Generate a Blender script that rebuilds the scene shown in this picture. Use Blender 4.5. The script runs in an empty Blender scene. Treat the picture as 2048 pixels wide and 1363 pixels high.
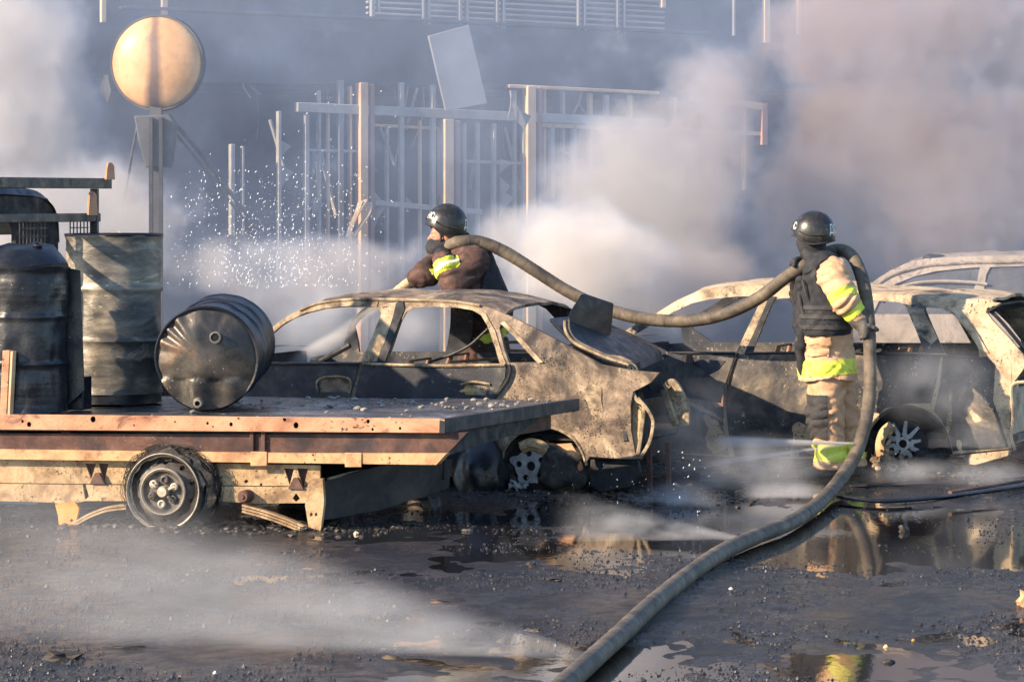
import bpy, bmesh, math, random
import numpy as np
from mathutils import Vector, Matrix, geometry
from mathutils import noise as mnoise

S = bpy.context.scene
COL = S.collection
# ------------------------------------------------------------------ camera, sky, sun, exposure
F, CX, HY, H = 6300.0, 1024.0, 396.0, 1.94          # focal length and horizon in photo pixels, eye height in metres
cam = bpy.data.cameras.new("camera")
cam_o = bpy.data.objects.new("camera", cam)
COL.objects.link(cam_o)
S.camera = cam_o
cam.sensor_width = 36
cam.lens = 36 * F / 2048
cam.shift_y = -(681.5 - HY) / 2048
cam.clip_end = 600
cam_o.location = (0, 0, H)
cam_o.rotation_euler = (math.pi / 2, 0, 0)

SUN_DIR = Vector((.90, .45, -.46)).normalized()
world = bpy.data.worlds.new("World")
S.world = world
world.use_nodes = True
_n = world.node_tree.nodes
_sky = _n.new("ShaderNodeTexSky")
_sky.sky_type = 'NISHITA'
_sky.sun_disc = False
_sky.sun_elevation = math.asin(-SUN_DIR.z)
_sky.sun_rotation = math.atan2(-SUN_DIR.x, -SUN_DIR.y)
_sky.dust_density = .3
_sky.ozone_density = 2.5
world.node_tree.links.new(_sky.outputs[0], _n["Background"].inputs[0])
_n["Background"].inputs[1].default_value = .13
sun = bpy.data.lights.new("sun", 'SUN')
sun.energy = 5.0
sun.angle = math.radians(.6)
sun.color = (1.0, .77, .52)
sun_o = bpy.data.objects.new("sun", sun)
COL.objects.link(sun_o)
sun_o.rotation_euler = SUN_DIR.to_track_quat('-Z', 'Y').to_euler()
S.view_settings.view_transform = 'Standard'
S.view_settings.look = 'None'
S.view_settings.gamma = 1
S.view_settings.exposure = 1.2
S.render.engine = 'CYCLES'
S.cycles.use_denoising = True
S.cycles.max_bounces = 6
S.cycles.diffuse_bounces = 2
S.cycles.glossy_bounces = 2
S.cycles.transmission_bounces = 2
S.cycles.transparent_max_bounces = 6
S.cycles.volume_bounces = 1
S.cycles.volume_max_steps = 64

# ------------------------------------------------------------------ helpers: names, parents, meshes
R = random.Random(11)
Z = Vector((0, 0, 1))


def P(x, y, Y):
    """the point at distance Y that the photo shows at pixel x, y"""
    return Vector(((x - CX) / F * Y, Y, H - (y - HY) / F * Y))


def G(x, y, z=0.0):
    """the point at height z that the photo shows at pixel x, y"""
    return P(x, y, F * (H - z) / (y - HY))


def tag(o, label=None, cat=None, group=None, kind=None):
    if label: o['label'] = label
    if cat: o['category'] = cat
    if group: o['group'] = group
    if kind: o['kind'] = kind
    return o


def thing(name, label, cat, loc, group=None):
    o = bpy.data.objects.new(name, None)
    COL.objects.link(o)
    o.location = loc
    o.empty_display_size = .2
    return tag(o, label, cat, group)


def link(name, me, mat, parent=None):
    o = bpy.data.objects.new(name, me)
    COL.objects.link(o)
    if mat is not None and not me.materials:
        me.materials.append(mat)
    if parent is not None:
        o.parent = parent
        if parent.type == 'EMPTY':
            o.location = -Vector(parent.location)
    return o


def mesh(name, verts, faces, mat, parent=None, smooth=True, fix=True, ang=38):
    me = bpy.data.meshes.new(name)
    me.from_pydata([tuple(v) for v in verts], [], [tuple(f) for f in faces])
    if fix:
        bm = bmesh.new()
        bm.from_mesh(me)
        bmesh.ops.recalc_face_normals(bm, faces=bm.faces)
        bm.to_mesh(me)
        bm.free()
    if smooth:
        me.shade_smooth()
        if ang:
            me.set_sharp_from_angle(angle=math.radians(ang))
    return link(name, me, mat, parent)


def catmull(pts, n=4, closed=False):
    pts = [Vector(p) for p in pts]
    out = []
    m = len(pts)
    rng = m if closed else m - 1
    for i in range(rng):
        p0 = pts[(i - 1) % m] if closed or i > 0 else pts[0] * 2 - pts[1]
        p1, p2 = pts[i], pts[(i + 1) % m]
        p3 = pts[(i + 2) % m] if closed or i + 2 < m else pts[-1] * 2 - pts[-2]
        for k in range(n):
            t = k / n
            out.append(.5 * ((2 * p1) + (p2 - p0) * t + (2 * p0 - 5 * p1 + 4 * p2 - p3) * t * t + (3 * p1 - p0 - 3 * p2 + p3) * t ** 3))
    if not closed:
        out.append(pts[-1].copy())
    return out


class MB:
    def __init__(self):
        self.v, self.f = [], []

    def add(self, vs, fs):
        b = len(self.v)
        self.v += [Vector(v) for v in vs]
        self.f += [tuple(i + b for i in f) for f in fs]
        return self

    def par(self, o, a, b, c):
        o, a, b, c = Vector(o), Vector(a), Vector(b), Vector(c)
        vs = [o, o + a, o + a + b, o + b, o + c, o + a + c, o + a + b + c, o + b + c]
        return self.add(vs, [(0, 3, 2, 1), (4, 5, 6, 7), (0, 1, 5, 4), (1, 2, 6, 5), (2, 3, 7, 6), (3, 0, 4, 7)])

    def beam(self, p, q, w, h, up=Z):
        p, q = Vector(p), Vector(q)
        d = (q - p)
        up = Vector(up)
        if d.normalized().cross(up).length < .02: up = Vector((0, 1, 0))
        s = d.cross(up).normalized()
        u = s.cross(d).normalized()
        return self.par(p - s * w / 2 - u * h / 2, d, s * w, u * h)

    def prism(self, poly, ext):
        ext = Vector(ext)
        n = len(poly)
        vs = [Vector(p) for p in poly] + [Vector(p) + ext for p in poly]
        return self.add(vs, [tuple(range(n)), tuple(range(2 * n - 1, n - 1, -1))] + [(i, (i + 1) % n, n + (i + 1) % n, n + i) for i in range(n)])

    def tube(self, pts, r, n=8, caps=True, flat=1.0):
        pts = [Vector(p) for p in pts]
        m = len(pts)
        rs = r if isinstance(r, (list, tuple)) else [r] * m
        t0 = (pts[1] - pts[0]).normalized()
        a = t0.orthogonal().normalized() if abs(t0.z) > .9 else t0.cross(Z).normalized()
        vs = []
        for i in range(m):
            t = (pts[min(i + 1, m - 1)] - pts[max(i - 1, 0)]).normalized()
            a = (a - t * a.dot(t)).normalized()
            b = t.cross(a)
            for k in range(n):
                th = 2 * math.pi * k / n
                vs.append(pts[i] + a * (rs[i] * math.cos(th)) + b * (rs[i] * flat * math.sin(th)))
        fs = [(i * n + k, i * n + (k + 1) % n, (i + 1) * n + (k + 1) % n, (i + 1) * n + k) for i in range(m - 1) for k in range(n)]
        if caps:
            fs += [tuple(range(n - 1, -1, -1)), tuple((m - 1) * n + k for k in range(n))]
        return self.add(vs, fs)

    def lathe(self, c, axis, prof, n=32, cap0=False, cap1=False, warp=None):
        c, axis = Vector(c), Vector(axis).normalized()
        a = axis.orthogonal().normalized() if abs(axis.z) > .9 else axis.cross(Z).normalized()
        b = axis.cross(a)
        vs = []
        for j, (r, h) in enumerate(prof):
            for k in range(n):
                th = 2 * math.pi * k / n
                p = c + a * (r * math.cos(th)) + b * (r * math.sin(th)) + axis * h
                vs.append(warp(p, th, j) if warp else p)
        m = len(prof)
        fs = [(i * n + k, i * n + (k + 1) % n, (i + 1) * n + (k + 1) % n, (i + 1) * n + k) for i in range(m - 1) for k in range(n)]
        if cap0: fs.append(tuple(range(n - 1, -1, -1)))
        if cap1: fs.append(tuple((m - 1) * n + k for k in range(n)))
        return self.add(vs, fs)

    def blob(self, c, r, seed=0, sub=2, amp=.35):
        bm = bmesh.new()
        bmesh.ops.create_icosphere(bm, subdivisions=sub, radius=1)
        c = Vector(c)
        r = Vector(r) if hasattr(r, '__len__') else Vector((r, r, r))
        vs = []
        for v in bm.verts:
            k = 1 + amp * mnoise.noise(v.co * 1.7 + Vector((seed * 3.1, seed * 1.7, 0)))
            vs.append(c + Vector((v.co.x * r.x, v.co.y * r.y, v.co.z * r.z)) * k)
        self.add(vs, [tuple(v.index for v in f.verts) for f in bm.faces])
        bm.free()
        return self

    def build(self, name, mat, parent=None, smooth=True, bevel=0, ang=38):
        o = mesh(name, self.v, self.f, mat, parent, smooth, True, ang)
        if bevel:
            b = o.modifiers.new("bevel", 'BEVEL')
            b.width = bevel
            b.segments = 2
            b.limit_method = 'ANGLE'
        return o


# ------------------------------------------------------------------ sheet panels cut to an outline with openings
def inpoly(px, py, poly):
    c = np.zeros(px.shape, bool)
    n = len(poly)
    j = n - 1
    for i in range(n):
        xi, yi = poly[i]
        xj, yj = poly[j]
        if yi != yj:
            c ^= ((yi > py) != (yj > py)) & (px < (xj - xi) * (py - yi) / (yj - yi) + xi)
        j = i
    return c


def resample(poly, step):
    out = []
    n = len(poly)
    for i in range(n):
        a, b = poly[i], poly[(i + 1) % n]
        m = max(1, int(math.hypot(b[0] - a[0], b[1] - a[1]) / step))
        out += [(a[0] + (b[0] - a[0]) * k / m, a[1] + (b[1] - a[1]) * k / m) for k in range(m)]
    return out


def cdt(outer, holes=(), step=.04):
    loops = [resample(outer, step)] + [resample(h, step * .8) for h in holes]
    pts, edges = [], []
    for lp in loops:
        b = len(pts)
        pts += lp
        edges += [(b + i, b + (i + 1) % len(lp)) for i in range(len(lp))]
    bp = np.array(pts)
    xs = np.arange(bp[:, 0].min(), bp[:, 0].max(), step)
    ys = np.arange(bp[:, 1].min(), bp[:, 1].max(), step)
    gx, gy = np.meshgrid(xs, ys)
    gx = (gx + np.where(np.arange(len(ys)) % 2, step / 2, 0)[:, None]).ravel()
    gy = gy.ravel()
    ok = inpoly(gx, gy, loops[0])
    for h in loops[1:]:
        ok &= ~inpoly(gx, gy, h)
    gx, gy = gx[ok], gy[ok]
    if len(gx):
        d = np.full(len(gx), 9.)
        for i in range(0, len(bp)):
            d = np.minimum(d, np.hypot(gx - bp[i, 0], gy - bp[i, 1]))
        k = d > step * .55
        gx, gy = gx[k], gy[k]
    allp = [Vector(p) for p in pts] + [Vector((float(a), float(b))) for a, b in zip(gx, gy)]
    vs, _, fs, *_ = geometry.delaunay_2d_cdt(allp, edges, [], 0, 1e-6)
    va = np.array([(v.x, v.y) for v in vs])
    fa = np.array([f for f in fs if len(f) == 3])
    cen = va[fa].mean(1)
    ok = inpoly(cen[:, 0], cen[:, 1], loops[0])
    for h in loops[1:]:
        ok &= ~inpoly(cen[:, 0], cen[:, 1], h)
    return va, fa[ok]


def solid(front, back, tris):
    """two skins and the walls between them"""
    n = len(front)
    cnt = {}
    for t in tris:
        for i in range(3):
            e = (int(t[i]), int(t[(i + 1) % 3]))
            cnt[e] = cnt.get(e, 0) + 1
    fs = [tuple(int(i) for i in t) for t in tris] + [tuple(int(i) + n for i in t[::-1]) for t in tris]
    fs += [(b, a, a + n, b + n) for (a, b) in cnt if (b, a) not in cnt]
    return list(front) + list(back), fs


class Frame:
    """a standing plane: origin on the ground, c along it, d away from the camera"""
    def __init__(self, O, c, d):
        self.O, self.c, self.d = Vector((O[0], O[1], 0)), Vector((c[0], c[1], 0)), Vector((d[0], d[1], 0))

    def pt(self, u, z, v=0):
        return self.O + self.c * u + self.d * v + Z * z

    def px(self, x, y, v=0):
        for _ in range(4):
            vv = v(z0) if callable(v) and _ else (0 if callable(v) else v)
            k = (x - CX) / F
            q = self.O + self.d * vv
            u = (k * q.y - q.x) / (self.c.x - k * self.c.y)
            Y = q.y + u * self.c.y
            z0 = H - (y - HY) / F * Y
        return (u, z0)

    def at(self, x, y, v=0):
        u, z = self.px(x, y, v)
        return self.pt(u, z, v(z) if callable(v) else v)

    def panel(self, name, mat, outer, holes=(), v=0, thick=.02, step=.04, parent=None, dent=0, sm=0, pixels=True, mirror=None, seed=0):
        vf = v if callable(v) else (lambda z: v)
        if pixels:
            outer = [self.px(x, y, v) for x, y in outer]
            holes = [[self.px(x, y, v) for x, y in h] for h in holes]
        if sm:
            outer = [tuple(p) for p in catmull(outer, sm, True)]
            holes = [[tuple(p) for p in catmull(h, sm, True)] for h in holes]
        va, fa = cdt(outer, holes, step)
        fr, bk = [], []
        for u, z in va:
            dv = dent * mnoise.noise(Vector((u * 3.2, z * 3.2, seed))) + dent * .5 * mnoise.noise(Vector((u * 9, z * 9, seed + 5)))
            vv = vf(z) + dv
            if mirror is None:
                fr.append(self.pt(u, z, vv)); bk.append(self.pt(u, z, vv + thick))
            else:
                fr.append(self.pt(u, z, mirror - vv - thick)); bk.append(self.pt(u, z, mirror - vv))
        vs, fs = solid(fr, bk, fa)
        return mesh(name, vs, fs, mat, parent, ang=50)


# ------------------------------------------------------------------ bodies and cloth: distance fields turned into one skin
def smin(a, b, k):
    h = np.clip(.5 + .5 * (b - a) / k, 0, 1)
    return b + (a - b) * h - k * h * (1 - h)


def cap(g, a, b, ra, rb=None):
    rb = ra if rb is None else rb
    x, y, z = g
    ba = np.array(b, float) - np.array(a, float)
    L = max(float(ba @ ba), 1e-9)
    t = np.clip(((x - a[0]) * ba[0] + (y - a[1]) * ba[1] + (z - a[2]) * ba[2]) / L, 0, 1)
    return np.sqrt((x - a[0] - ba[0] * t) ** 2 + (y - a[1] - ba[1] * t) ** 2 + (z - a[2] - ba[2] * t) ** 2) - (ra + (rb - ra) * t)


def ell(g, c, r):
    x, y, z = g
    q = np.sqrt(((x - c[0]) / r[0]) ** 2 + ((y - c[1]) / r[1]) ** 2 + ((z - c[2]) / r[2]) ** 2)
    return (q - 1) * min(r)


def union(ds, k=.03):
    o = ds[0]
    for d in ds[1:]:
        o = smin(o, d, k)
    return o


def folds(g, amp, seed, fx=16, fz=34):
    """creases: ridged waves that wander and gather in places"""
    x, y, z = g
    rr = random.Random(seed)
    o = 0
    w = 1.1 * np.sin(x * 11 + seed) + 1.0 * np.sin(y * 12 + z * 9 + seed * 2) + .7 * np.sin(x * 23 - z * 17 + seed)
    gate = .55 + .45 * np.sin(x * 7 + y * 9 + z * 11 + seed * 1.7)
    for i in range(4):
        ph = x * rr.uniform(-fx, fx) + y * rr.uniform(-fx, fx) + z * rr.uniform(.55, 1) * fz + w * rr.uniform(.8, 1.8) + rr.uniform(0, 6)
        o = o + (1 - 2 * np.abs(np.sin(ph))) / (1 + i * .5)
    return amp * gate * o / 1.6


def skin(fn, lo, hi, h):
    """naive surface nets over fn(grid)"""
    xs, ys, zs = [np.arange(lo[i], hi[i] + h, h) for i in range(3)]
    g = np.meshgrid(xs, ys, zs, indexing='ij', sparse=True)
    V = np.ascontiguousarray(np.broadcast_to(fn(g), (len(xs), len(ys), len(zs)))).astype(np.float32)
    V[[0, -1]] = np.maximum(V[[0, -1]], 1e-3)
    V[:, [0, -1]] = np.maximum(V[:, [0, -1]], 1e-3)
    V[:, :, [0, -1]] = np.maximum(V[:, :, [0, -1]], 1e-3)
    s = V < 0
    nx, ny, nz = V.shape
    acc = np.zeros((nx - 1, ny - 1, nz - 1, 3), np.float32)
    cnt = np.zeros((nx - 1, ny - 1, nz - 1), np.float32)
    cs = [(i, j, k) for i in (0, 1) for j in (0, 1) for k in (0, 1)]
    sl = lambda c: V[c[0]:nx - 1 + c[0], c[1]:ny - 1 + c[1], c[2]:nz - 1 + c[2]]
    for a in cs:
        for ax in range(3):
            if a[ax] == 0:
                b = list(a); b[ax] = 1
                va, vb = sl(a), sl(b)
                cr = (va < 0) != (vb < 0)
                t = np.where(cr, va / np.where(cr, va - vb, 1), 0)
                for q in range(3):
                    acc[..., q] += np.where(cr, a[q] + (t if q == ax else 0), 0)
                cnt += cr
    act = cnt > 0
    idx = -np.ones(act.shape, np.int64)
    idx[act] = np.arange(act.sum())
    cell = np.argwhere(act)
    vs = (cell + acc[act] / cnt[act][:, None]) * h + np.array([xs[0], ys[0], zs[0]])
    fs = []
    for ax in range(3):
        o1, o2 = (ax + 1) % 3, (ax + 2) % 3
        a = [slice(1, -1)] * 3; a[ax] = slice(0, -1)
        b = [slice(1, -1)] * 3; b[ax] = slice(1, None)
        sa, sb = s[tuple(a)], s[tuple(b)]
        for sgn in (0, 1):
            w = np.argwhere((sa & ~sb) if sgn == 0 else (~sa & sb))
            if not len(w): continue
            w = w + 1; w[:, ax] -= 1
            qs = []
            for d1, d2 in ((-1, -1), (0, -1), (0, 0), (-1, 0)):
                q = w.copy(); q[:, o1] += d1; q[:, o2] += d2
                qs.append(idx[q[:, 0], q[:, 1], q[:, 2]])
            q = np.stack(qs, 1)
            fs.append(q if sgn == 0 else q[:, ::-1])
    fs = np.concatenate(fs)
    fs = fs[(fs >= 0).all(1)]
    return vs, fs


def skin_obj(name, mat, parent, fn, pts, pad, h):
    a = np.array([tuple(p) for p in pts])
    vs, fs = skin(fn, a.min(0) - pad, a.max(0) + pad, h)
    o = mesh(name, vs, fs.tolist(), mat, parent, fix=False, ang=0)
    return o, vs, fs


def strip(name, mat, parent, vs, fs, keep, off=.004):
    """the band of a cloth skin that keep() picks, lifted off it"""
    n = np.zeros_like(vs)
    p = vs[fs]
    fn = np.cross(p[:, 2] - p[:, 0], p[:, 3] - p[:, 1])
    for i in range(4):
        np.add.at(n, fs[:, i], fn)
    n /= np.linalg.norm(n, axis=1)[:, None] + 1e-9
    f = fs[keep(p.mean(1))]
    u, inv = np.unique(f, return_inverse=True)
    inv = inv.reshape(f.shape)
    fr, bk = vs[u] + n[u] * off, vs[u] - n[u] * .004
    m = len(u)
    cnt = set()
    for t in inv:
        for i in range(4):
            cnt.add((int(t[i]), int(t[(i + 1) % 4])))
    faces = [tuple(int(i) for i in t) for t in inv] + [tuple(int(i) + m for i in t[::-1]) for t in inv]
    faces += [(b, a_, a_ + m, b + m) for (a_, b) in cnt if (b, a_) not in cnt]
    return mesh(name, np.concatenate([fr, bk]), faces, mat, parent, fix=False, ang=50)


# ------------------------------------------------------------------ materials
class NT:
    def __init__(self, name):
        self.m = bpy.data.materials.new(name)
        self.m.use_nodes = True
        self.t = self.m.node_tree
        self.b = self.t.nodes["Principled BSDF"]
        self._pos = None

    def new(self, ty, **k):
        n = self.t.nodes.new("ShaderNode" + ty)
        for a, b in k.items():
            setattr(n, a, b)
        return n

    def put(self, sock, val):
        if hasattr(val, 'is_output'):
            self.t.links.new(val, sock)
        elif hasattr(val, '__len__') and len(val) == 3 and sock.type == 'RGBA':
            sock.default_value = (*val, 1)
        else:
            sock.default_value = val

    def pos(self):
        if self._pos is None:
            self._pos = self.new("NewGeometry").outputs["Position"]
        return self._pos

    def scaled(self, sc):
        n = self.new("VectorMath", operation='MULTIPLY')
        self.put(n.inputs[0], self.pos())
        n.inputs[1].default_value = sc
        return n.outputs[0]

    def noise(self, scale, detail=5, rough=.6, vec=None, dist=0):
        n = self.new("TexNoise")
        self.put(n.inputs["Vector"], vec or self.pos())
        n.inputs["Scale"].default_value = scale
        n.inputs["Detail"].default_value = detail
        n.inputs["Roughness"].default_value = rough
        n.inputs["Distortion"].default_value = dist
        return n.outputs[0]

    def math(self, op, a, b=0.0, clamp=False):
        n = self.new("Math", operation=op, use_clamp=clamp)
        self.put(n.inputs[0], a)
        self.put(n.inputs[1], b)
        return n.outputs[0]

    def rng(self, v, a, b, c=0.0, d=1.0, smooth=False):
        n = self.new("MapRange")
        if smooth: n.interpolation_type = 'SMOOTHSTEP'
        self.put(n.inputs[0], v)
        for i, q in enumerate((a, b, c, d)):
            self.put(n.inputs[i + 1], q)
        return n.outputs[0]

    def ramp(self, v, stops):
        n = self.new("ValToRGB")
        self.put(n.inputs[0], v)
        e = n.color_ramp.elements
        while len(e) < len(stops): e.new(.5)
        for i, (p, c) in enumerate(stops):
            e[i].position = p
            e[i].color = (*c, 1)
        return n.outputs[0]

    def mix(self, f, a, b):
        n = self.new("Mix", data_type='RGBA')
        self.put(n.inputs[0], f)
        self.put(n.inputs[6], a)
        self.put(n.inputs[7], b)
        return n.outputs[2]

    def bump(self, h, strength=.3, dist=.01):
        n = self.new("Bump")
        self.put(n.inputs["Height"], h)
        n.inputs["Strength"].default_value = strength
        n.inputs["Distance"].default_value = dist
        self.t.links.new(n.outputs[0], self.b.inputs["Normal"])

    def set(self, **k):
        for a, v in k.items():
            self.put(self.b.inputs[a.replace("_", " ")], v)
        return self.m


def worn(name, stops, scale=3, soot=None, sootcol=(.012, .012, .014), speck=None, rough=(.6, .9), metal=0, bump=(60, .35, .004), sc=(1, 1, 1), coat=0, ash=None):
    """mottled, burnt or dirty surface: a ramp over noise, soot clouds over it, then specks"""
    n = NT(name)
    vec = n.scaled(sc)
    a = n.noise(scale, 8, .68, vec, .4)
    col = n.ramp(n.rng(a, .3, .7), stops)
    if soot:
        s = n.rng(n.noise(soot[0], 6, .65, vec, .6), soot[1], soot[1] + soot[2])
        col = n.mix(s, col, sootcol)
    if ash:
        s = n.rng(n.noise(ash[1], 7, .7, n.scaled(tuple(q * (1, 1, .7)[i] for i, q in enumerate(sc))), .8), ash[2], ash[2] + .10)
        col = n.mix(s, col, ash[0])
    if speck:
        fine = n.math('ADD', n.noise(speck[1], 4, .65, vec), n.math('MULTIPLY', n.math('SUBTRACT', n.noise(speck[1] * .09, 4, .6, vec), .5), .55))
        s = n.rng(fine, speck[2], speck[2] + .07)
        col = n.mix(s, col, speck[0])
    bm = n.math('ADD', n.noise(bump[0], 5, .7, vec), n.math('MULTIPLY', a, 2.0))
    n.bump(bm, bump[1], bump[2])
    return n.set(Base_Color=col, Roughness=n.rng(n.noise(scale * 2.3, 4, .6, vec), .3, .7, rough[0], rough[1]), Metallic=metal, Coat_Weight=coat)


M = {}  # the near-black tones carry a navy tint for bluish shadows
M['rail'] = worn("rail_paint", [(0, (.24, .095, .05)), (.35, (.45, .225, .13)), (.7, (.56, .31, .19)), (1, (.46, .31, .19))], 2.4, (5, .58, .12), (.12, .055, .04), ((.02, .015, .015), 30, .65), (.55, .85), bump=(40, .5, .005), ash=((.17, .075, .05), 2.6, .60), sc=(1, 1, 1.6))
M['flange'] = worn("flange_paint", [(0, (.22, .10, .05)), (.4, (.46, .26, .135)), (.7, (.56, .37, .19)), (1, (.34, .16, .09))], 5, (6, .56, .12), (.10, .05, .035), ((.03, .02, .02), 40, .66), ash=((.56, .45, .26), 2.6, .58))
M['rustbeam'] = worn("rusty_beam", [(0, (.025, .014, .014)), (.4, (.075, .034, .028)), (.75, (.13, .068, .052)), (1, (.22, .16, .12))], 5, (2.6, .48, .16), (.02, .018, .026), ((.32, .20, .14), 44, .69))
M['chassis'] = worn("scorched_chassis", [(0, (.11, .06, .035)), (.35, (.31, .20, .105)), (.65, (.48, .35, .20)), (1, (.40, .20, .085))], 4.5, (4, .54, .14), (.10, .065, .048), ((.035, .028, .024), 60, .61), bump=(50, .6, .006), ash=((.24, .11, .055), 3.0, .60))
M['orange'] = worn("orange_rust", [(0, (.36, .14, .03)), (.5, (.58, .27, .06)), (1, (.62, .36, .12))], 6)
M['deck'] = worn("wet_burnt_deck", [(0, (.015, .016, .02)), (.45, (.04, .042, .05)), (.75, (.10, .10, .115)), (1, (.45, .45, .45))], 3.2, None, speck=((.6, .6, .58), 30, .66), rough=(.12, .5), bump=(25, .4, .01), sc=(1, 1, 1))
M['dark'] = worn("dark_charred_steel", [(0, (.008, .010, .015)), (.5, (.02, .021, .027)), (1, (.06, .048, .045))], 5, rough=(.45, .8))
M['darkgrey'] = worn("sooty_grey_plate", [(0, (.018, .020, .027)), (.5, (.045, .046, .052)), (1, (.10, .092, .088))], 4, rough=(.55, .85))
M['drum'] = worn("scorched_drum_steel", [(0, (.042, .042, .043)), (.4, (.115, .11, .102)), (.65, (.22, .20, .17)), (1, (.42, .37, .29))], 2.6, (1.8, .50, .2), (.018, .020, .027), ((.60, .54, .42), 17, .69), (.3, .55), .15, (30, .4, .006), (1, 1, 2.6), ash=((.48, .42, .32), 3.0, .61))
M['drumblack'] = worn("black_drum_steel", [(0, (.005, .007, .013)), (.5, (.012, .015, .024)), (1, (.045, .042, .045))], 3, None, speck=((.22, .22, .23), 34, .72), rough=(.22, .5), metal=.2, bump=(18, .4, .008))
M['drumcap'] = worn("dented_drum_end", [(0, (.010, .012, .017)), (.45, (.035, .035, .038)), (.75, (.08, .07, .062)), (1, (.20, .12, .075))], 2.6, rough=(.24, .48), metal=.35, bump=(20, .35, .008), speck=((.4, .4, .4), 42, .70))
M['tyre'] = worn("charred_tyre", [(0, (.008, .008, .008)), (.6, (.03, .028, .027)), (1, (.10, .09, .08))], 14, rough=(.7, .95), bump=(40, .8, .01))
M['rim'] = worn("burnt_steel_rim", [(0, (.035, .033, .033)), (.5, (.09, .083, .078)), (1, (.19, .165, .14))], 9, rough=(.45, .75), metal=.3)
M['rimedge'] = worn("bare_rim_edge", [(0, (.25, .21, .17)), (.5, (.45, .39, .31)), (1, (.6, .53, .42))], 12, rough=(.4, .7), metal=.3)
M['alloy'] = worn("melted_alloy", [(0, (.16, .165, .18)), (.5, (.34, .35, .37)), (1, (.50, .51, .53))], 11, (9, .58, .12), (.05, .05, .055), rough=(.4, .65), metal=.35)
M['ashwhite'] = worn("grey_ash", [(0, (.10, .09, .085)), (.5, (.26, .24, .22)), (1, (.5, .47, .43))], 20, rough=(.85, 1), bump=(70, .8, .01))
M['sedan'] = worn("burnt_sedan_skin", [(0, (.03, .024, .022)), (.3, (.115, .085, .066)), (.55, (.225, .17, .125)), (.8, (.36, .28, .20)), (1, (.50, .41, .29))], 5.2, (1.9, .50, .14), (.022, .02, .022), ((.016, .013, .014), 85, .58), (.7, .95), bump=(60, .6, .006), ash=((.54, .44, .31), 2.9, .59))
M['sedanpillar'] = worn("burnt_pillar_skin", [(0, (.05, .035, .028)), (.35, (.20, .15, .10)), (.7, (.38, .30, .20)), (1, (.48, .40, .29))], 9, (6, .54, .15), (.045, .035, .032), ((.03, .022, .02), 80, .60), (.7, .95))
M['sedandoor'] = worn("sooty_shaded_door", [(0, (.008, .011, .020)), (.5, (.018, .022, .034)), (.8, (.05, .05, .056)), (1, (.28, .22, .16))], 5, None, speck=((.34, .28, .21), 46, .68), rough=(.4, .8), ash=((.22, .15, .10), 2.4, .64))  # soot and the drums' shadow on the doors, together in one dark tone
M['estate'] = worn("burnt_estate_skin", [(0, (.16, .12, .08)), (.3, (.36, .27, .175)), (.6, (.50, .39, .265)), (1, (.60, .48, .34))], 4.0, (2.2, .54, .12), (.045, .042, .046), ((.04, .034, .032), 65, .60), (.7, .95), bump=(60, .6, .006), ash=((.26, .14, .085), 3.4, .62))
M['estatelow'] = worn("sooted_shaded_estate", [(0, (.012, .016, .026)), (.35, (.045, .046, .053)), (.65, (.12, .105, .092)), (1, (.36, .29, .20))], 4.0, (1.7, .46, .16), (.014, .019, .030), ((.40, .34, .26), 56, .65), (.6, .95), bump=(60, .6, .006), ash=((.46, .37, .25), 2.4, .61))  # dark tone covers soot and also the fireman's shadow on the doors
M['cross'] = worn("burnt_crossover_skin", [(0, (.13, .10, .08)), (.4, (.32, .26, .20)), (.75, (.46, .38, .30)), (1, (.34, .23, .17))], 4, (4, .56, .14), (.10, .08, .07))
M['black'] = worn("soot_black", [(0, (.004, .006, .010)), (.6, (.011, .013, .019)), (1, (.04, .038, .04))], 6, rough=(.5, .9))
M['blacksheen'] = worn("charred_lid", [(0, (.008, .009, .012)), (.6, (.018, .019, .024)), (1, (.05, .05, .055))], 6, rough=(.25, .6), speck=((.3, .3, .3), 40, .72))
M['seat'] = worn("rusty_seat_frame", [(0, (.10, .05, .03)), (.5, (.20, .11, .07)), (1, (.34, .21, .14))], 9)
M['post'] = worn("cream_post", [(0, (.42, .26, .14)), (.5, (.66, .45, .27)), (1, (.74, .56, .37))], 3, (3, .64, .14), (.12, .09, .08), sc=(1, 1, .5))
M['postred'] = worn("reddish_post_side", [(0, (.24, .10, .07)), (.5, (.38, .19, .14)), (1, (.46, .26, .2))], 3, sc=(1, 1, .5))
M['mull'] = worn("grey_mullion", [(0, (.22, .21, .20)), (.5, (.36, .35, .33)), (1, (.48, .45, .40))], 3)
M['sootwall'] = worn("sooty_wall", [(0, (.010, .014, .024)), (.5, (.026, .031, .044)), (1, (.07, .074, .088))], 1.2)
M['slat'] = worn("grey_slat", [(0, (.16, .16, .17)), (1, (.34, .34, .34))], 2)
M['panel'] = worn("pale_cladding", [(0, (.14, .14, .145)), (.5, (.20, .20, .205)), (1, (.27, .26, .25))], 1.6)  # pale sheet, its grey lowered for the smoke's shade on the hanging panel
M['signback'] = worn("dark_sign_steel", [(0, (.05, .055, .07)), (1, (.13, .13, .14))], 4)
M['hose'] = worn("dirty_canvas_hose", [(0, (.038, .032, .027)), (.4, (.092, .074, .057)), (.75, (.15, .12, .09)), (1, (.22, .185, .145))], 7, (4, .52, .16), (.035, .03, .027), rough=(.55, .85), bump=(260, .6, .004))
M['tan'] = worn("tan_turnout_cloth", [(0, (.36, .21, .12)), (.45, (.52, .32, .19)), (1, (.60, .39, .25))], 7, (6, .68, .12), (.22, .14, .09), rough=(.85, 1), bump=(45, .5, .008))
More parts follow.
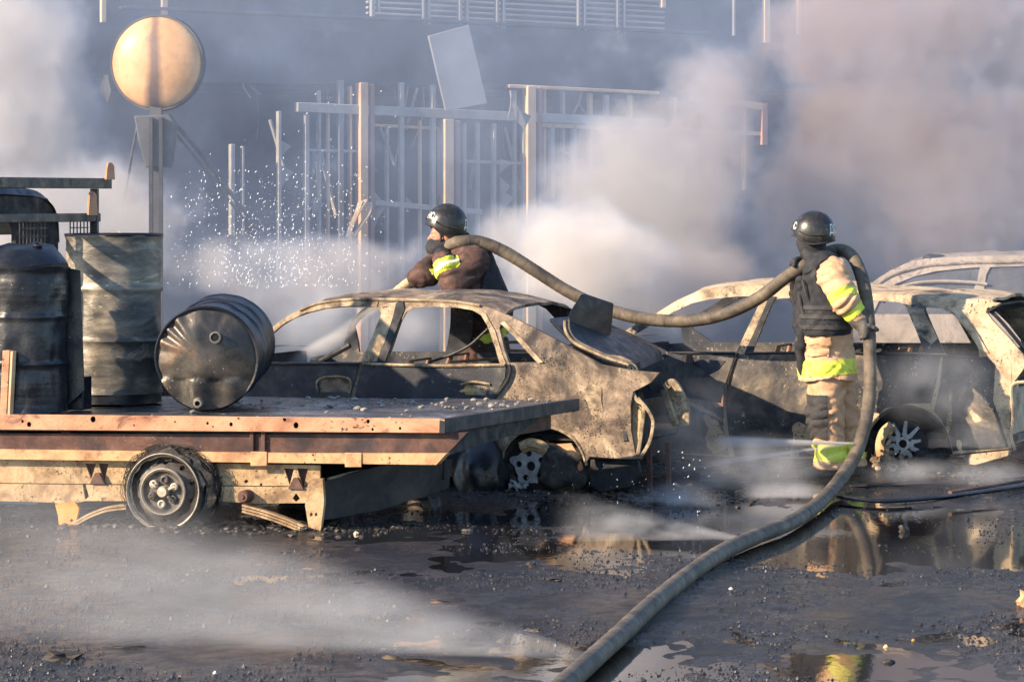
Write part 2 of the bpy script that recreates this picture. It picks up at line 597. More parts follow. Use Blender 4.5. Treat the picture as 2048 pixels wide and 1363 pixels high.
M['brown'] = worn("brown_turnout_cloth", [(0, (.022, .014, .014)), (.5, (.062, .034, .029)), (1, (.15, .08, .06))], 7, rough=(.85, 1), bump=(45, .5, .008))  # brown cloth, darkened further for the shade on the crouching man
M['vest'] = worn("black_vest_cloth", [(0, (.006, .008, .013)), (.6, (.014, .016, .023)), (1, (.038, .037, .04))], 9, rough=(.75, .95), bump=(90, .5, .005))
M['knee'] = worn("knee_patch_cloth", [(0, (.02, .02, .024)), (1, (.06, .058, .06))], 12, rough=(.8, 1), bump=(120, .5, .004))
M['glove'] = worn("dirty_glove_leather", [(0, (.035, .033, .033)), (.6, (.075, .07, .066)), (1, (.13, .12, .11))], 14, rough=(.6, .9))
M['gloveblack'] = worn("black_glove_leather", [(0, (.008, .009, .012)), (1, (.03, .03, .035))], 14, rough=(.5, .8))
M['skin'] = worn("face_skin", [(0, (.30, .13, .09)), (1, (.42, .20, .145))], 20, rough=(.45, .6), bump=(80, .1, .002))
M['helmet'] = worn("black_helmet_shell", [(0, (.012, .012, .013)), (.6, (.022, .022, .023)), (1, (.06, .055, .05))], 22, rough=(.22, .42), bump=(120, .25, .002), speck=((.2, .19, .17), 60, .72))
M['boot'] = worn("black_boot_leather", [(0, (.01, .01, .011)), (1, (.035, .033, .032))], 15, rough=(.4, .7))
M['hivis'] = worn("fluorescent_band", [(0, (.44, .46, .05)), (.5, (.60, .66, .06)), (1, (.70, .74, .14))], 14, (9, .66, .1), (.30, .29, .10), rough=(.5, .7), bump=(60, .25, .003))
M['band2'] = worn("silver_band", [(0, (.42, .45, .36)), (1, (.60, .63, .5))], 12, rough=(.35, .5))
M['white'] = worn("white_print", [(0, (.66, .66, .62)), (1, (.8, .8, .77))], 40, rough=(.5, .6))
M['foam'] = worn("yellow_foam", [(0, (.30, .20, .08)), (1, (.52, .38, .17))], 22, rough=(.9, 1))
M['debris'] = worn("charred_debris", [(0, (.012, .011, .011)), (.7, (.035, .03, .028)), (1, (.12, .10, .085))], 14, rough=(.4, .8))
M['gravel'] = worn("wet_grit", [(0, (.012, .012, .015)), (.75, (.035, .034, .037)), (.92, (.10, .095, .09)), (1, (.5, .47, .42))], 30, rough=(.25, .6))
M['sootglass'] = worn("sooty_glass", [(0, (.03, .032, .038)), (.6, (.07, .07, .078)), (1, (.14, .13, .125))], 3, rough=(.2, .5))

# ================================================================== SETTING: wet ground, puddles
def gh(x, y):
    """height of the lot: shallow hollows that hold water, low ridges of ash between them"""
    h = .020 * mnoise.noise(Vector((x * .55, y * .30, 3.3))) + .013 * mnoise.noise(Vector((x * 1.5, y * .9, 9.1)))
    h += .010 * mnoise.noise(Vector((x * 4.5, y * 3.2, 1.1))) + .0065 * mnoise.noise(Vector((x * 13, y * 9, 4.4)))
    # the hollow in front of the standing fireman and the estate, and the one under the truck's tail
    h -= .016 * math.exp(-(((x - 2.2) / 2.2) ** 2 + ((y - 18.6) / 1.5) ** 2))
    h -= .012 * math.exp(-(((x - .3) / .9) ** 2 + ((y - 17.6) / 1.3) ** 2))
    h -= .006 * math.exp(-(((x - .9) / 1.0) ** 2 + ((y - 12.9) / .5) ** 2))
    h += .012 * math.exp(-(((x - 1.2) / 1.6) ** 2 + ((y - 15.2) / 1.0) ** 2))
    return h + .0055


xs = np.concatenate([np.array([-90, -45, -20, -9]), np.arange(-4.2, 5.21, .035), np.array([9, 20, 45, 90])])
ys = np.concatenate([np.array([-12, 2, 8]), np.arange(11.6, 19.0, .035), np.arange(19.0, 26, .09), np.array([30, 45, 80, 160])])
gv = [(float(x), float(y), gh(x, y) if -5 < x < 6 and 11 < y < 27 else .004) for y in ys for x in xs]
nxg = len(xs)
gf = [(j * nxg + i, j * nxg + i + 1, (j + 1) * nxg + i + 1, (j + 1) * nxg + i) for j in range(len(ys) - 1) for i in range(nxg - 1)]
n = NT("wet_sooty_asphalt")
a = n.noise(1.3, 8, .70, n.scaled((1, .7, 1)), .5)
col = n.ramp(n.rng(a, .3, .72), [(0, (.008, .009, .013)), (.45, (.020, .020, .025)), (.75, (.045, .039, .040)), (1, (.085, .070, .066))])
grn = n.noise(95, 3, .7)
col = n.mix(n.rng(grn, .60, .70), col, (.004, .005, .008))
sp = n.rng(n.noise(120, 2, .6), .70, .74)
col = n.mix(sp, col, (.26, .24, .22))
gr = n.math('ADD', n.math('ADD', n.noise(110, 4, .75), n.math('MULTIPLY', n.noise(34, 5, .75), 1.6)), n.math('MULTIPLY', n.noise(9, 4, .7), 2.2))
n.bump(gr, .9, .014)
wet = n.rng(n.noise(2.3, 6, .72, n.scaled((1, .6, 1))), .50, .66)
M['ground'] = n.set(Base_Color=col, Roughness=n.rng(wet, 0, 1, .11, .58), Specular_IOR_Level=n.rng(wet, 0, 1, .7, .30))
g = mesh("ground", gv, gf, M['ground'], fix=False, ang=0)
tag(g, kind='structure')

n = NT("dirty_puddle_water")
n.bump(n.math('ADD', n.noise(5, 3, .6, n.scaled((1, .35, 1))), n.math('MULTIPLY', n.noise(26, 3, .6, n.scaled((1, .4, 1))), .35)), .10, .01)
M['water'] = n.set(Base_Color=(.012, .011, .012), Roughness=.04, IOR=1.33, Specular_IOR_Level=.7)
tag(mesh("puddle_water", [(-9, 10, 0), (9, 10, 0), (9, 26, 0), (-9, 26, 0)], [(0, 1, 2, 3)], M['water'], fix=False, smooth=False), kind='structure')

# grit, cinders and glass crumbs over the wet lot
mb_v, mb_f = [], []
rr = random.Random(5)
for i in range(60000):
    y = 12.3 + 10.5 * rr.random() ** 1.5
    x = rr.uniform(-.19, .19) * y
    d = mnoise.noise(Vector((x * 1.4, y * 1.1, 7.7)))
    if d < rr.uniform(-.15, .45):
        continue
    s = rr.choice((.0025, .003, .0035, .004, .005, .006, .010)) * rr.uniform(.7, 1.3) * (2.2 if rr.random() < .006 else 1)
    z = max(gh(x, y), 0)
    b = len(mb_v)
    an = rr.uniform(0, 6.3)
    for k in range(4):
        mb_v.append((x + s * math.cos(an + k * 1.57) * rr.uniform(.6, 1.5), y + s * math.sin(an + k * 1.57) * rr.uniform(.6, 1.5), z + s * rr.uniform(-.3, .3)))
    mb_v.append((x, y, z + s * rr.uniform(.6, 1.3)))
    mb_f += [(b, b + 1, b + 4), (b + 1, b + 2, b + 4), (b + 2, b + 3, b + 4), (b + 3, b, b + 4)]
tag(mesh("gravel", mb_v, mb_f, M['gravel'], fix=False, smooth=False), kind='stuff')

# ================================================================== BUILDING: the burnt glazed front behind the smoke
_sl = math.radians(24)
bc = Vector((math.cos(_sl), math.sin(_sl), 0))
bd = Vector((-math.sin(_sl), math.cos(_sl), 0))
_b0 = P(735, HY, 30)
BF = Frame(_b0, bc, bd)
bld = thing("burnt_building", "burnt glazed building front with bare posts half lost in smoke", "building", BF.pt(0, 0))


def vpost(name, x, y0, y1, w, dep, mat, v=0.0, lean=0, z1=None):
    u0, za = BF.px(x, y0, v)
    zb = 0 if y1 is None else BF.px(x, y1, v)[1]
    m = MB()
    wm = w / F * 30
    p0, p1 = BF.pt(u0, zb, v), BF.pt(u0 + lean, za, v)
    m.par(p0 - bc * wm / 2, bc * wm, bd * dep, p1 - p0)
    return m.build(name, mat, bld, bevel=.006)


def hbeam(name, x0, y0, x1, y1, h, dep, mat, v=0.0):
    p, q = BF.at(x0, y0, v), BF.at(x1, y1, v)
    m = MB()
    hm = h / F * 30
    m.par(p - Z * hm / 2, q - p, bd * dep, Z * hm)
    return m.build(name, mat, bld, bevel=.006)


for x, yt, w in ((735, 165, 17), (905, 238, 20), (1070, 172, 19)):
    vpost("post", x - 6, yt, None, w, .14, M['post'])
    vpost("post_side", x + w / 2 + 2, yt + 3, None, 9, .12, M['postred'], .02)  # face away from the sun, its shade given as a redder strip
for x, yt, yb, w in ((683, 160, 560, 11), (805, 165, 560, 9), (868, 170, 560, 9), (990, 246, 560, 7), (1049, 248, 560, 7), (1106, 244, 560, 9), (615, 228, 560, 9),
                     (466, 288, 470, 9), (487, 292, 470, 5), (930, 246, 560, 8), (560, 222, 560, 7), (1150, 245, 560, 9), (1215, 190, 560, 9)):
    vpost("mullion", x, yt, yb, w, .07, M['mull'] if w < 11 else M['panel'], .05)
hbeam("transom", 596, 214, 1330, 246, 19, .10, M['mull'], .04)
hbeam("transom", 1018, 172, 1320, 186, 7, .08, M['post'], .03)
hbeam("transom", 750, 405, 965, 424, 11, .08, M['mull'], .06)
hbeam("lintel", 1385, 196, 1534, 214, 15, .10, M['post'], .02)
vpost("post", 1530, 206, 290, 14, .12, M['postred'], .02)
for x, yt, yb, w in ((640, 180, 560, 6), (658, 225, 560, 5), (702, 172, 560, 6), (776, 250, 560, 6), (842, 240, 560, 5), (886, 248, 560, 5), (957, 246, 560, 8), (1031, 180, 560, 6), (1090, 176, 560, 7), (1128, 182, 560, 6),
                     (1182, 186, 560, 9), (1262, 190, 560, 8), (1350, 195, 560, 9), (1440, 205, 400, 7), (1490, 208, 380, 7)):
    vpost("mullion", x, yt, yb, w, .06, M['post'] if x % 4 == 2 else M['mull'], .09)
hbeam("transom", 610, 300, 735, 303, 6, .06, M['mull'], .08)
hbeam("transom", 920, 322, 1075, 328, 7, .06, M['mull'], .08)
hbeam("transom", 1080, 250, 1530, 268, 9, .06, M['post'], .05)
hbeam("transom", 745, 250, 900, 258, 6, .05, M['post'], .10)
# dark shell behind the glazing, floor slab, upper storey
m = MB()
m.par(BF.pt(-8, 0, 3.4), bc * 26, bd * .2, Z * 7)
m.build("back_wall", M['sootwall'], bld)
m = MB()
u0, zt = BF.px(735, 62)
zb = BF.px(735, 168)[1]
m.par(BF.pt(-8, zb, .22), bc * 26, bd * 3.1, Z * (zt - zb))
m.build("floor_slab", M['sootwall'], bld)
m = MB()
m.par(BF.pt(-6, 0, .5), bc * 3.6, bd * .15, Z * zb)
m.build("side_wall", M['darkgrey'], bld)
hbeam("sill", 250, 14, 1420, 66, 6, .22, M['darkgrey'], -.02)
for x, yb, w in ((208, 45, 10), (330, 30, 12), (747, 34, 8), (759, 24, 5), (849, 46, 6), (859, 50, 7), (922, 50, 7), (936, 52, 6), (996, 54, 6), (1009, 56, 6), (1159, 60, 6), (1171, 62, 6),
                 (1237, 66, 6), (1250, 70, 5), (1328, 16, 10), (1470, 72, 5), (1535, 86, 14), (1600, 70, 10)):
    vpost("mullion", x, -90, yb, w, .06, M['panel'] if w < 10 else M['post'], .0)
for k in range(9):
    hbeam("louvre_slat", 735, 26 - k * 11, 1330, 58 - k * 11, 5, .05, M['slat'], .16)
m = MB()
m.par(BF.at(1612, 75, .08), bc * .42, bd * .03, Z * 1.0)
m.build("cladding_sheet", M['postred'], bld)
m = MB()
m.par(BF.at(1400, 250, .5), bc * .7, bd * .05, Z * .2)
m.build("dark_opening_slab", M['black'], bld)  # black slab stands for the darkness of an opening

rr = random.Random(31)
for k in range(16):                                # cables and lath hanging out of the ceiling
    x = rr.uniform(480, 1300); y = 150 + (x - 735) * .03
    p = BF.at(x, y + 6, .3)
    ln = rr.uniform(.15, .8)
    t = catmull([p, p + bc * rr.uniform(-.08, .08) - Z * ln * .5, p + bc * rr.uniform(-.15, .15) - Z * ln], 4)
    MB().tube(t, rr.choice((.006, .009, .014)), 5).build("hanging_cable", M['signback'] if k % 3 else M['mull'], bld)
for k in range(14):                                # jagged glass still in the frames
    x = rr.choice((745, 812, 875, 915, 1000, 1080, 1112, 625, 560)); y = rr.uniform(250, 400)
    p = BF.at(x, y, .09)
    w_, h_ = rr.uniform(.04, .16), rr.uniform(.1, .45)
    MB().prism([p, p + bc * w_ - Z * h_ * .3, p + bc * w_ * .4 - Z * h_ * .6, p - Z * h_], bd * .006).build("glass_shard", M['slat'], bld)
for x0, y0, x1, y1, w_ in ((640, 300, 672, 430, 8), (835, 176, 812, 260, 6), (952, 300, 940, 378, 6), (1010, 255, 1040, 380, 5), (760, 255, 790, 330, 5), (540, 240, 575, 360, 6), (1120, 300, 1180, 330, 6)):
    m = MB()
    m.beam(BF.at(x0, y0, .12), BF.at(x1, y1, .2), w_ / F * 30, .02)
    m.build("bent_lath", M['mull'], bld)
# sheet torn off the upper storey, hanging askew
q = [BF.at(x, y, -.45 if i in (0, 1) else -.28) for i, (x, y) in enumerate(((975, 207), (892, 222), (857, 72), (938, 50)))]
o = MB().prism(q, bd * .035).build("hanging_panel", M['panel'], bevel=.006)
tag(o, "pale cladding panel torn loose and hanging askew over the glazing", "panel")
mb = MB()
pts = catmull([BF.at(1021, 182, -.2), BF.at(1023, 205, -.26), BF.at(1017, 238, -.22)], 4)
mb.tube(pts, [.012] * len(pts), 6)
q = [BF.at(x, y, v) for x, y, v in ((1022, 196, -.2), (1042, 222, -.28), (1062, 232, -.2), (1050, 258, -.3), (1034, 242, -.22))]
mb.prism(q, bd * .012)
tag(mb.build("torn_scrap", M['panel']), "curled scrap of pale sheet dangling beside the reddish post", "scrap")
mb = MB()
for pp in (((732, 400), (716, 425), (703, 452), (696, 474)), ((740, 405), (736, 428), (722, 450), (708, 472)), ((722, 402), (712, 430), (699, 462))):
    c3 = catmull([BF.at(x, y, -.12 - .05 * i) for i, (x, y) in enumerate(pp)], 4)
    for i in range(len(c3) - 1):
        mb.beam(c3[i], c3[i + 1], .05, .012)
tag(mb.build("bent_trim", M['post']), "buckled cream trim strips peeling off a post above the spray", "trim")

# ================================================================== round sign on a mast
SY = 25.6
sc0 = P(315, 126, SY)
sgn = thing("round_sign", "big round domed cream sign with a dark streak on a mast", "sign", (sc0.x, sc0.y, 0))
ax = Vector((-.16, -1, .02)).normalized()
prof = [(.001, .156)] + [(.378 * math.sin(t), .156 * math.cos(t)) for t in [i * math.pi / 2 / 14 for i in range(1, 15)]] + [(.378, -.04)]
n = NT("domed_sign_face")
sep = n.new("SeparateXYZ")
n.put(sep.inputs[0], n.pos())
wob = n.math('MULTIPLY', n.math('SUBTRACT', n.noise(5, 4, .6), .5), .06)
dx = n.math('ABSOLUTE', n.math('ADD', n.math('SUBTRACT', sep.outputs[0], float(P(312, 126, SY).x)), wob))
wid = n.rng(sep.outputs[2], float(sc0.z - .4), float(sc0.z + .4), .085, .030)
st = n.math('MULTIPLY', n.rng(n.math('DIVIDE', dx, wid), 1.25, .35), n.rng(sep.outputs[2], float(sc0.z - .35), float(sc0.z + .42), .95, .55))  # streak gets wider and darker towards the bottom
cc = n.ramp(n.rng(n.noise(4, 6, .65), .3, .7), [(0, (.46, .25, .11)), (.5, (.64, .37, .18)), (1, (.70, .46, .25))])
cc = n.mix(n.rng(n.noise(9, 4, .6), .66, .74), cc, (.35, .24, .18))
M['signface'] = n.set(Base_Color=n.mix(st, cc, (.07, .055, .06)), Roughness=.42)
MB().lathe(sc0, ax, prof, 48, True).build("sign_face", M['signface'], sgn)
MB().lathe(sc0, ax, [(.376, .03), (.389, .03), (.393, -.05), (.378, -.07), (.2, -.10), (.001, -.11)], 48).build("sign_rim", M['signback'], sgn)
mb = MB()
p = P(312, 224, SY)
mb.beam((p.x, p.y, 0), (p.x, p.y, p.z + .12), .10, .10)
mb.build("mast", M['signback'], sgn)
q = [P(x, y, SY - .1) for x, y in ((268, 232), (338, 228), (352, 250), (340, 335), (292, 335), (276, 280))]
MB().prism(q, (0, .2, 0)).build("mast_box", M['signback'], sgn, bevel=.01)
for x, y in ((302, 235), (322, 235)):
    mb = MB()
    mb.beam(P(x, y, SY - .12), P(x, y, SY - .12) - Z * 2.4, .03, .05)
    mb.build("mast_rail", M['darkgrey'], sgn)
for r_, pp in ((.020, ((340, 236, 0), (395, 300, .8), (450, 372, 1.7), (494, 428, 2.6))), (.013, ((338, 250, 0), (420, 352, 1.2), (486, 436, 2.6))), (.011, ((275, 250, .2), (262, 320, .6), (250, 400, 1.1), (236, 480, 1.6), (215, 620, 2.0)))):
    t = catmull([P(x, y, SY + dy) for x, y, dy in pp], 5)
    MB().tube(t, r_, 6).build("guy_cable", M['signback'], sgn)
# a lamp pole end by the sign
mb = MB()
q = catmull([P(212, 150, 27.6), P(210, 175, 27.6), P(214, 204, 27.6)], 4)
mb.tube(q, [.02, .022, .03, .04, .045, .05, .04, .02, .006], 8)
tag(mb.build("bent_flag_strip", M['post']), "small cream strip hanging beside the round sign", "strip")

# ================================================================== FLATBED TRUCK
_A, _B, _C = G(890, 838, .66), G(0, 829, .66), G(1158, 797, .66)
tc = (_A - _B); tc.z = 0; tc.normalize()
td = (_C - _A); td.z = 0; DW = td.length; td.normalize()
T = Frame(_A, tc, td)                     # u: -3.2 (cab end) .. 0 (tail), v: 0 (near side) .. DW
tr = thing("flatbed_truck", "burnt out flatbed truck with pale orange bed edge carrying oil drums", "truck", T.pt(-1.5, 0, 1))


def tb(name, mat, u0, u1, z0, z1, v0, v1, bevel=.004, parent=tr):
    m = MB()
    m.par(T.pt(u0, z0, v0), T.c * (u1 - u0), T.d * (v1 - v0), Z * (z1 - z0))
    return m.build(name, mat, parent, bevel=bevel)


# deck sheet, slightly buckled
nu, nv = 60, 36
vs = []
for j in range(nv + 1):
    for i in range(nu + 1):
        u, w = -3.15 + 3.15 * i / nu, .012 + (DW - .024) * j / nv
        vs.append(T.pt(u, .652 + .009 * mnoise.noise(Vector((u * 2.1, w * 2.4, 0))) + .004 * mnoise.noise(Vector((u * 7, w * 7, 2))), w))
fa = [(j * (nu + 1) + i, j * (nu + 1) + i + 1, (j + 1) * (nu + 1) + i + 1, (j + 1) * (nu + 1) + i) for j in range(nv) for i in range(nu)]
bk = [v - Z * .03 for v in vs]
sv, sf = solid(vs, bk, fa) if False else (vs, fa)
mesh("deck", sv, sf, M['deck'], tr, ang=0)
tb("deck_underside", M['black'], -3.1, -.05, .585, .615, .08, DW - .08)
# near side channel with punctures
zt, zb = .662, .577
hl = []
for x, y, r in ((45, 842, 3), (58, 848, 5), (186, 838, 6), (415, 846, 3), (462, 848, 4), (477, 835, 3), (569, 838, 4), (592, 850, 6), (611, 834, 3), (682, 834, 3), (736, 842, 4), (745, 858, 3), (800, 856, 3), (268, 850, 2), (350, 843, 2)):
    hl.append([(x + r * .9 * math.cos(t), y + r * 1.1 * math.sin(t)) for t in [k * math.pi / 4 for k in range(8)]])
T.panel("side_rail", M['rail'], [(-60, 829.3), (889, 838), (889, 865), (-60, 858)], hl, 0, .008, .03, tr, .002)
tb("rail_lip", M['rail'], -3.15, 0, .655, .662, .008, .05, .002)
tb("rail_lip", M['rustbeam'], -3.15, -.01, .577, .584, .008, .07, .002)
tb("rail_web", M['dark'], -3.15, -.03, .56, .65, .07, .08, .002)
# second beam and its flange, cut on the slant at the tail
T.panel("side_beam", M['rustbeam'], [(-60, 866), (700, 868), (935, 864), (893, 908), (-60, 899)], [], .05, .03, .04, tr, .003)
T.panel("beam_flange", M['flange'], [(-60, 897), (300, 902), (640, 906), (893, 906), (872, 929), (-60, 917)], [], .015, .06, .04, tr, .003)
for x in (516, 705):
    u, z = T.px(x, 930, .0)
    tb("flange_clip", M['flange'], u - .05, u + .05, .375, .46, .008, .016)
for x in (505, 528):
    u, z = T.px(x, 872, .04)
    tb("stake_pocket", M['rustbeam'], u - .012, u + .012, .45, .585, .028, .05)
# tail edge, its shade put into near-black colours
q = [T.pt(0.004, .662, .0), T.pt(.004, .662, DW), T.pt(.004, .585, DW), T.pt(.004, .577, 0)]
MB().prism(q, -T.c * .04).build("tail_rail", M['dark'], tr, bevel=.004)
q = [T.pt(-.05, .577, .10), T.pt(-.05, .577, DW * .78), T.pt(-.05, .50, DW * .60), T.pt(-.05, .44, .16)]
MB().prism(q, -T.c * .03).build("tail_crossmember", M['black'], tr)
tb("far_rail", M['dark'], -3.15, -.02, .577, .645, DW - .03, DW)
for k, u in enumerate((-2.9, -2.35, -1.8, -1.2, -.62, -.2)):
    tb("crossmember", M['rustbeam'], u, u + .06, .47, .58, .10, DW - .1)
# chassis rails with gusset brackets
V0 = .075
def tri(x, y0, y1, w):
    return [(x - w, y0), (x + w, y0 + 1), (x + w * .1, y1)]
hl = [tri(181, 926, 958, 11), tri(207, 926, 966, 10), tri(578, 936, 970, 10), tri(605, 936, 976, 11),
      [(487, 962), (493, 958), (497, 962), (492, 966)], [(520, 966), (525, 966), (524, 971), (519, 970)], [(592, 985), (600, 996), (592, 1003), (585, 996)]]
T.panel("chassis_rail", M['chassis'], [(-80, 915), (640, 930), (640, 972), (-80, 964)], hl[:6], V0, .012, .035, tr, .004)
T.panel("chassis_rail_lower", M['chassis'], [(-80, 966), (642, 974), (642, 1005), (520, 1006), (440, 1002), (170, 1001), (140, 1009), (100, 1004), (-80, 999)], [[(165, 968), (171, 968), (178, 992), (170, 999)], hl[6]], V0 - .02, .012, .035, tr, .004)
tb("chassis_back", M['rustbeam'], -3.2, -.82, .16, .40, V0 + .03, V0 + .05)
tb("far_chassis_rail", M['black'], -3.2, -.7, .17, .42, DW - .4, DW - .36)
for x, y in ((195, 962), (592, 972)):
    u, z = T.px(x, y, V0 - .03)
    m = MB()
    m.prism([T.pt(u - .045, z - .015, V0 - .035), T.pt(u + .045, z - .015, V0 - .035), T.pt(u + .012, z + .05, V0 - .035), T.pt(u - .012, z + .05, V0 - .035)], T.d * .02)
    m.build("gusset", M['rustbeam'], tr)
u, z = T.px(490, 992, V0 - .06)
MB().lathe(T.pt(u, z, V0 - .08), -T.d, [(.001, .02), (.012, .02), (.014, .012), (.030, .010), (.038, .0), (.038, -.06)], 20).build("spring_shackle", M['rustbeam'], tr)
T.panel("spring_bracket", M['orange'], [(110, 1008), (150, 1003), (158, 1016), (150, 1048), (118, 1050), (116, 1030)], [[(143, 1036), (147, 1040), (143, 1044), (139, 1040)]], V0 - .05, .02, .03, tr, .003)
T.panel("spring_hanger", M['chassis'], [(617, 958), (645, 956), (648, 1004), (641, 1062), (618, 1058), (610, 1010)], [[(616 + 3, 1027), (623, 1024), (626, 1029), (621, 1033)], [(629, 1026), (634, 1024), (635, 1030), (630, 1032)]], V0 - .06, .025, .03, tr, .003)
for pp, nl in ((((255, 1012), (215, 1017), (180, 1030), (150, 1047)), 2), (((486, 1018), (530, 1030), (575, 1046), (612, 1062)), 3)):
    for k in range(nl):
        c3 = catmull([T.at(x, y - 6 * k + 3, V0 - .06) for x, y in pp], 5)
        m = MB()
        for i in range(len(c3) - 1):
            m.beam(c3[i], c3[i + 1] + (c3[i + 1] - c3[i]) * .1, .06, .012)
        m.build("spring_leaf", M['chassis'], tr)
# wheels
nrm = (-T.d + T.c * .18).normalized()


def steel_wheel(u, z, v, bare=True):
    c = T.pt(u, z, v)
    w = MB().lathe(c, nrm, [(.16, -.10), (.205, -.09), (.207, -.02), (.226, .005)], 48).build("wheel", M['rim'], tr)
    fl = MB()
    fl.lathe(c, nrm, [(.207, -.01), (.2225, .004), (.2265, .014), (.2225, .018), (.2195, .010), (.206, -.005)], 56)
    fl.build("rim_flange", M['rimedge'], w)
    # disc with hand holes
    e1, e2 = T.c, Z
    ring = lambda r, n=40: [(r * math.cos(2 * math.pi * k / n), r * math.sin(2 * math.pi * k / n)) for k in range(n)]
    holes = [[(.170 * math.cos(a0) + .0145 * math.cos(t), .170 * math.sin(a0) + .0145 * math.sin(t)) for t in [q * math.pi / 5 for q in range(10)]] for a0 in [k * math.pi / 5 + .3 for k in range(10)]]
    va, fa_ = cdt(ring(.206), holes + [ring(.128)[::-1]], .02)
    def dish(a, b):
        r = math.hypot(a, b)
        return c + e1 * a + e2 * b + nrm * (-.03 + .02 * math.cos((r - .128) / .08 * 3.1))
    fr = [dish(a, b) for a, b in va]
    sv_, sf_ = solid(fr, [p - nrm * .008 for p in fr], fa_)
    mesh("rim_disc", sv_, sf_, M['rim'], w)
    MB().lathe(c, nrm, [(.112, -.03), (.128, -.008), (.138, .006), (.133, .014), (.122, .012), (.105, -.012), (.001, -.022)], 40).build("rim_centre", M['rim'], w)
    MB().lathe(c, nrm, [(.1285, .0105), (.1335, .0165), (.139, .008)], 40).build("rim_ring", M['rimedge'], w)
    hb = MB().lathe(c, nrm, [(.034, -.02), (.034, .02), (.028, .032), (.001, .034)], 18).build("hub", M['rimedge'], w)
    for k in range(6):
        a0 = k * math.pi / 3 + .4
        p = c + e1 * (.072 * math.cos(a0)) + e2 * (.072 * math.sin(a0))
        m = MB()
        rad = e1 * math.cos(a0) + e2 * math.sin(a0)
        m.lathe(p, nrm, [(.026, -.02), (.024, .012), (.017, .016), (.013, .004), (.001, .004)], 12)
        if k in (0, 2, 3, 5):
            m.tube(catmull([p - rad * .03 + nrm * .004, p - rad * .02 + nrm * .03, p + rad * .012 + nrm * .026], 3), .010, 6)
        m.build("lug", M['rimedge'] if k % 2 == 0 else M['rim'], w)
    return w


def carcass(name, u, z, v, r, wd, seed, wires=160, parent=tr):
    """what a fire leaves of a tyre: a ragged char ring and loose bead wires"""
    c = T.pt(u, z, v)
    m = MB()
    m.lathe(c, nrm, [(r * .80, .02), (r * .98, .005), (r * 1.04, -wd * .5), (r * .99, -wd), (r * .8, -wd)], 44,
            warp=lambda p, th, j: p + (p - c) * (.13 * mnoise.noise(Vector((math.cos(th) * 3, math.sin(th) * 3, seed + j))) - (.03 if math.sin(th) < -.5 else 0)))
    rg = random.Random(seed)
    for k in range(wires):
        th = rg.uniform(-.4, 3.6) if k % 3 else rg.uniform(0, 6.28)
        ln = rg.uniform(.3, .9)
        w0 = rg.uniform(-wd, .01)
        r0 = r * rg.uniform(.95, 1.04)
        pts_ = []
        for i in range(4):
            t = th + ln * i / 3
            rr_ = r0 + rg.uniform(-.01, .022)
            q_ = c + T.c * (rr_ * math.cos(t)) + Z * (rr_ * math.sin(t)) + nrm * (w0 + rg.uniform(-.02, .02))
            pts_.append(Vector((q_.x, q_.y, max(q_.z, .012))))
        m.tube(pts_, .0016, 3, False)
    return m.build(name, M['tyre'], parent)


uw, zw = T.px(327, 988, -.03)
steel_wheel(uw, .222, -.03)
carcass("tyre_carcass", uw, .236, -.02, .245, .10, 3, 150)
u2, z2 = T.px(378, 975, .20)
carcass("tyre_carcass", u2 + .02, .225, .0, .245, .075, 8, 420)
MB().lathe(T.pt(u2 - .03, .225, .17), nrm, [(.05, 0), (.2, -.01), (.2, -.16), (.06, -.16)], 30).build("inner_rim", M['rim'], tr)
MB().tube([T.pt(uw, .222, .2), T.pt(uw, .222, DW - .2)], .06, 12).build("axle", M['rustbeam'], tr)
carcass("tyre_carcass", uw, .23, DW - .35, .245, .2, 5, 40)
MB().lathe(T.pt(uw, .222, DW - .3), nrm, [(.001, .0), (.2, -.01), (.22, -.16)], 30).build("far_rim", M['rim'], tr)
m = MB()
rr = random.Random(77)
for k in range(90):                       # bead wire and crumbs fallen round the wheel
    p = T.pt(uw + rr.gauss(.1, .28), .012 + abs(rr.gauss(0, .02)), .1 + rr.gauss(0, .15))
    a = rr.uniform(0, 6.3)
    pts_ = [p + Vector((math.cos(a) * t, math.sin(a) * t, .03 * math.sin(t * 20) * rr.random() + .006)) for t in (0, .04, .08, .13)]
    m.tube([Vector((q.x, q.y, max(q.z, .01))) for q in pts_], .0018, 3, False)
tag(m.build("bead_wire", M['tyre']), "loose tangle of burnt tyre wire around the truck wheel", None, None, 'stuff')
# plate hanging under the tail, in shade
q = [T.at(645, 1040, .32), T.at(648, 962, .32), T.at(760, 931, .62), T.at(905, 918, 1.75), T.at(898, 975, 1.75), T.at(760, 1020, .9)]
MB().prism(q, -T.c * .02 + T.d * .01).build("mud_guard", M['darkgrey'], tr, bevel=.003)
m = MB()
m.tube([T.at(655, 957, .3), T.at(700, 945, .5), T.at(735, 938, .6)], .008, 6)
m.build("guard_edge", M['rimedge'], tr)
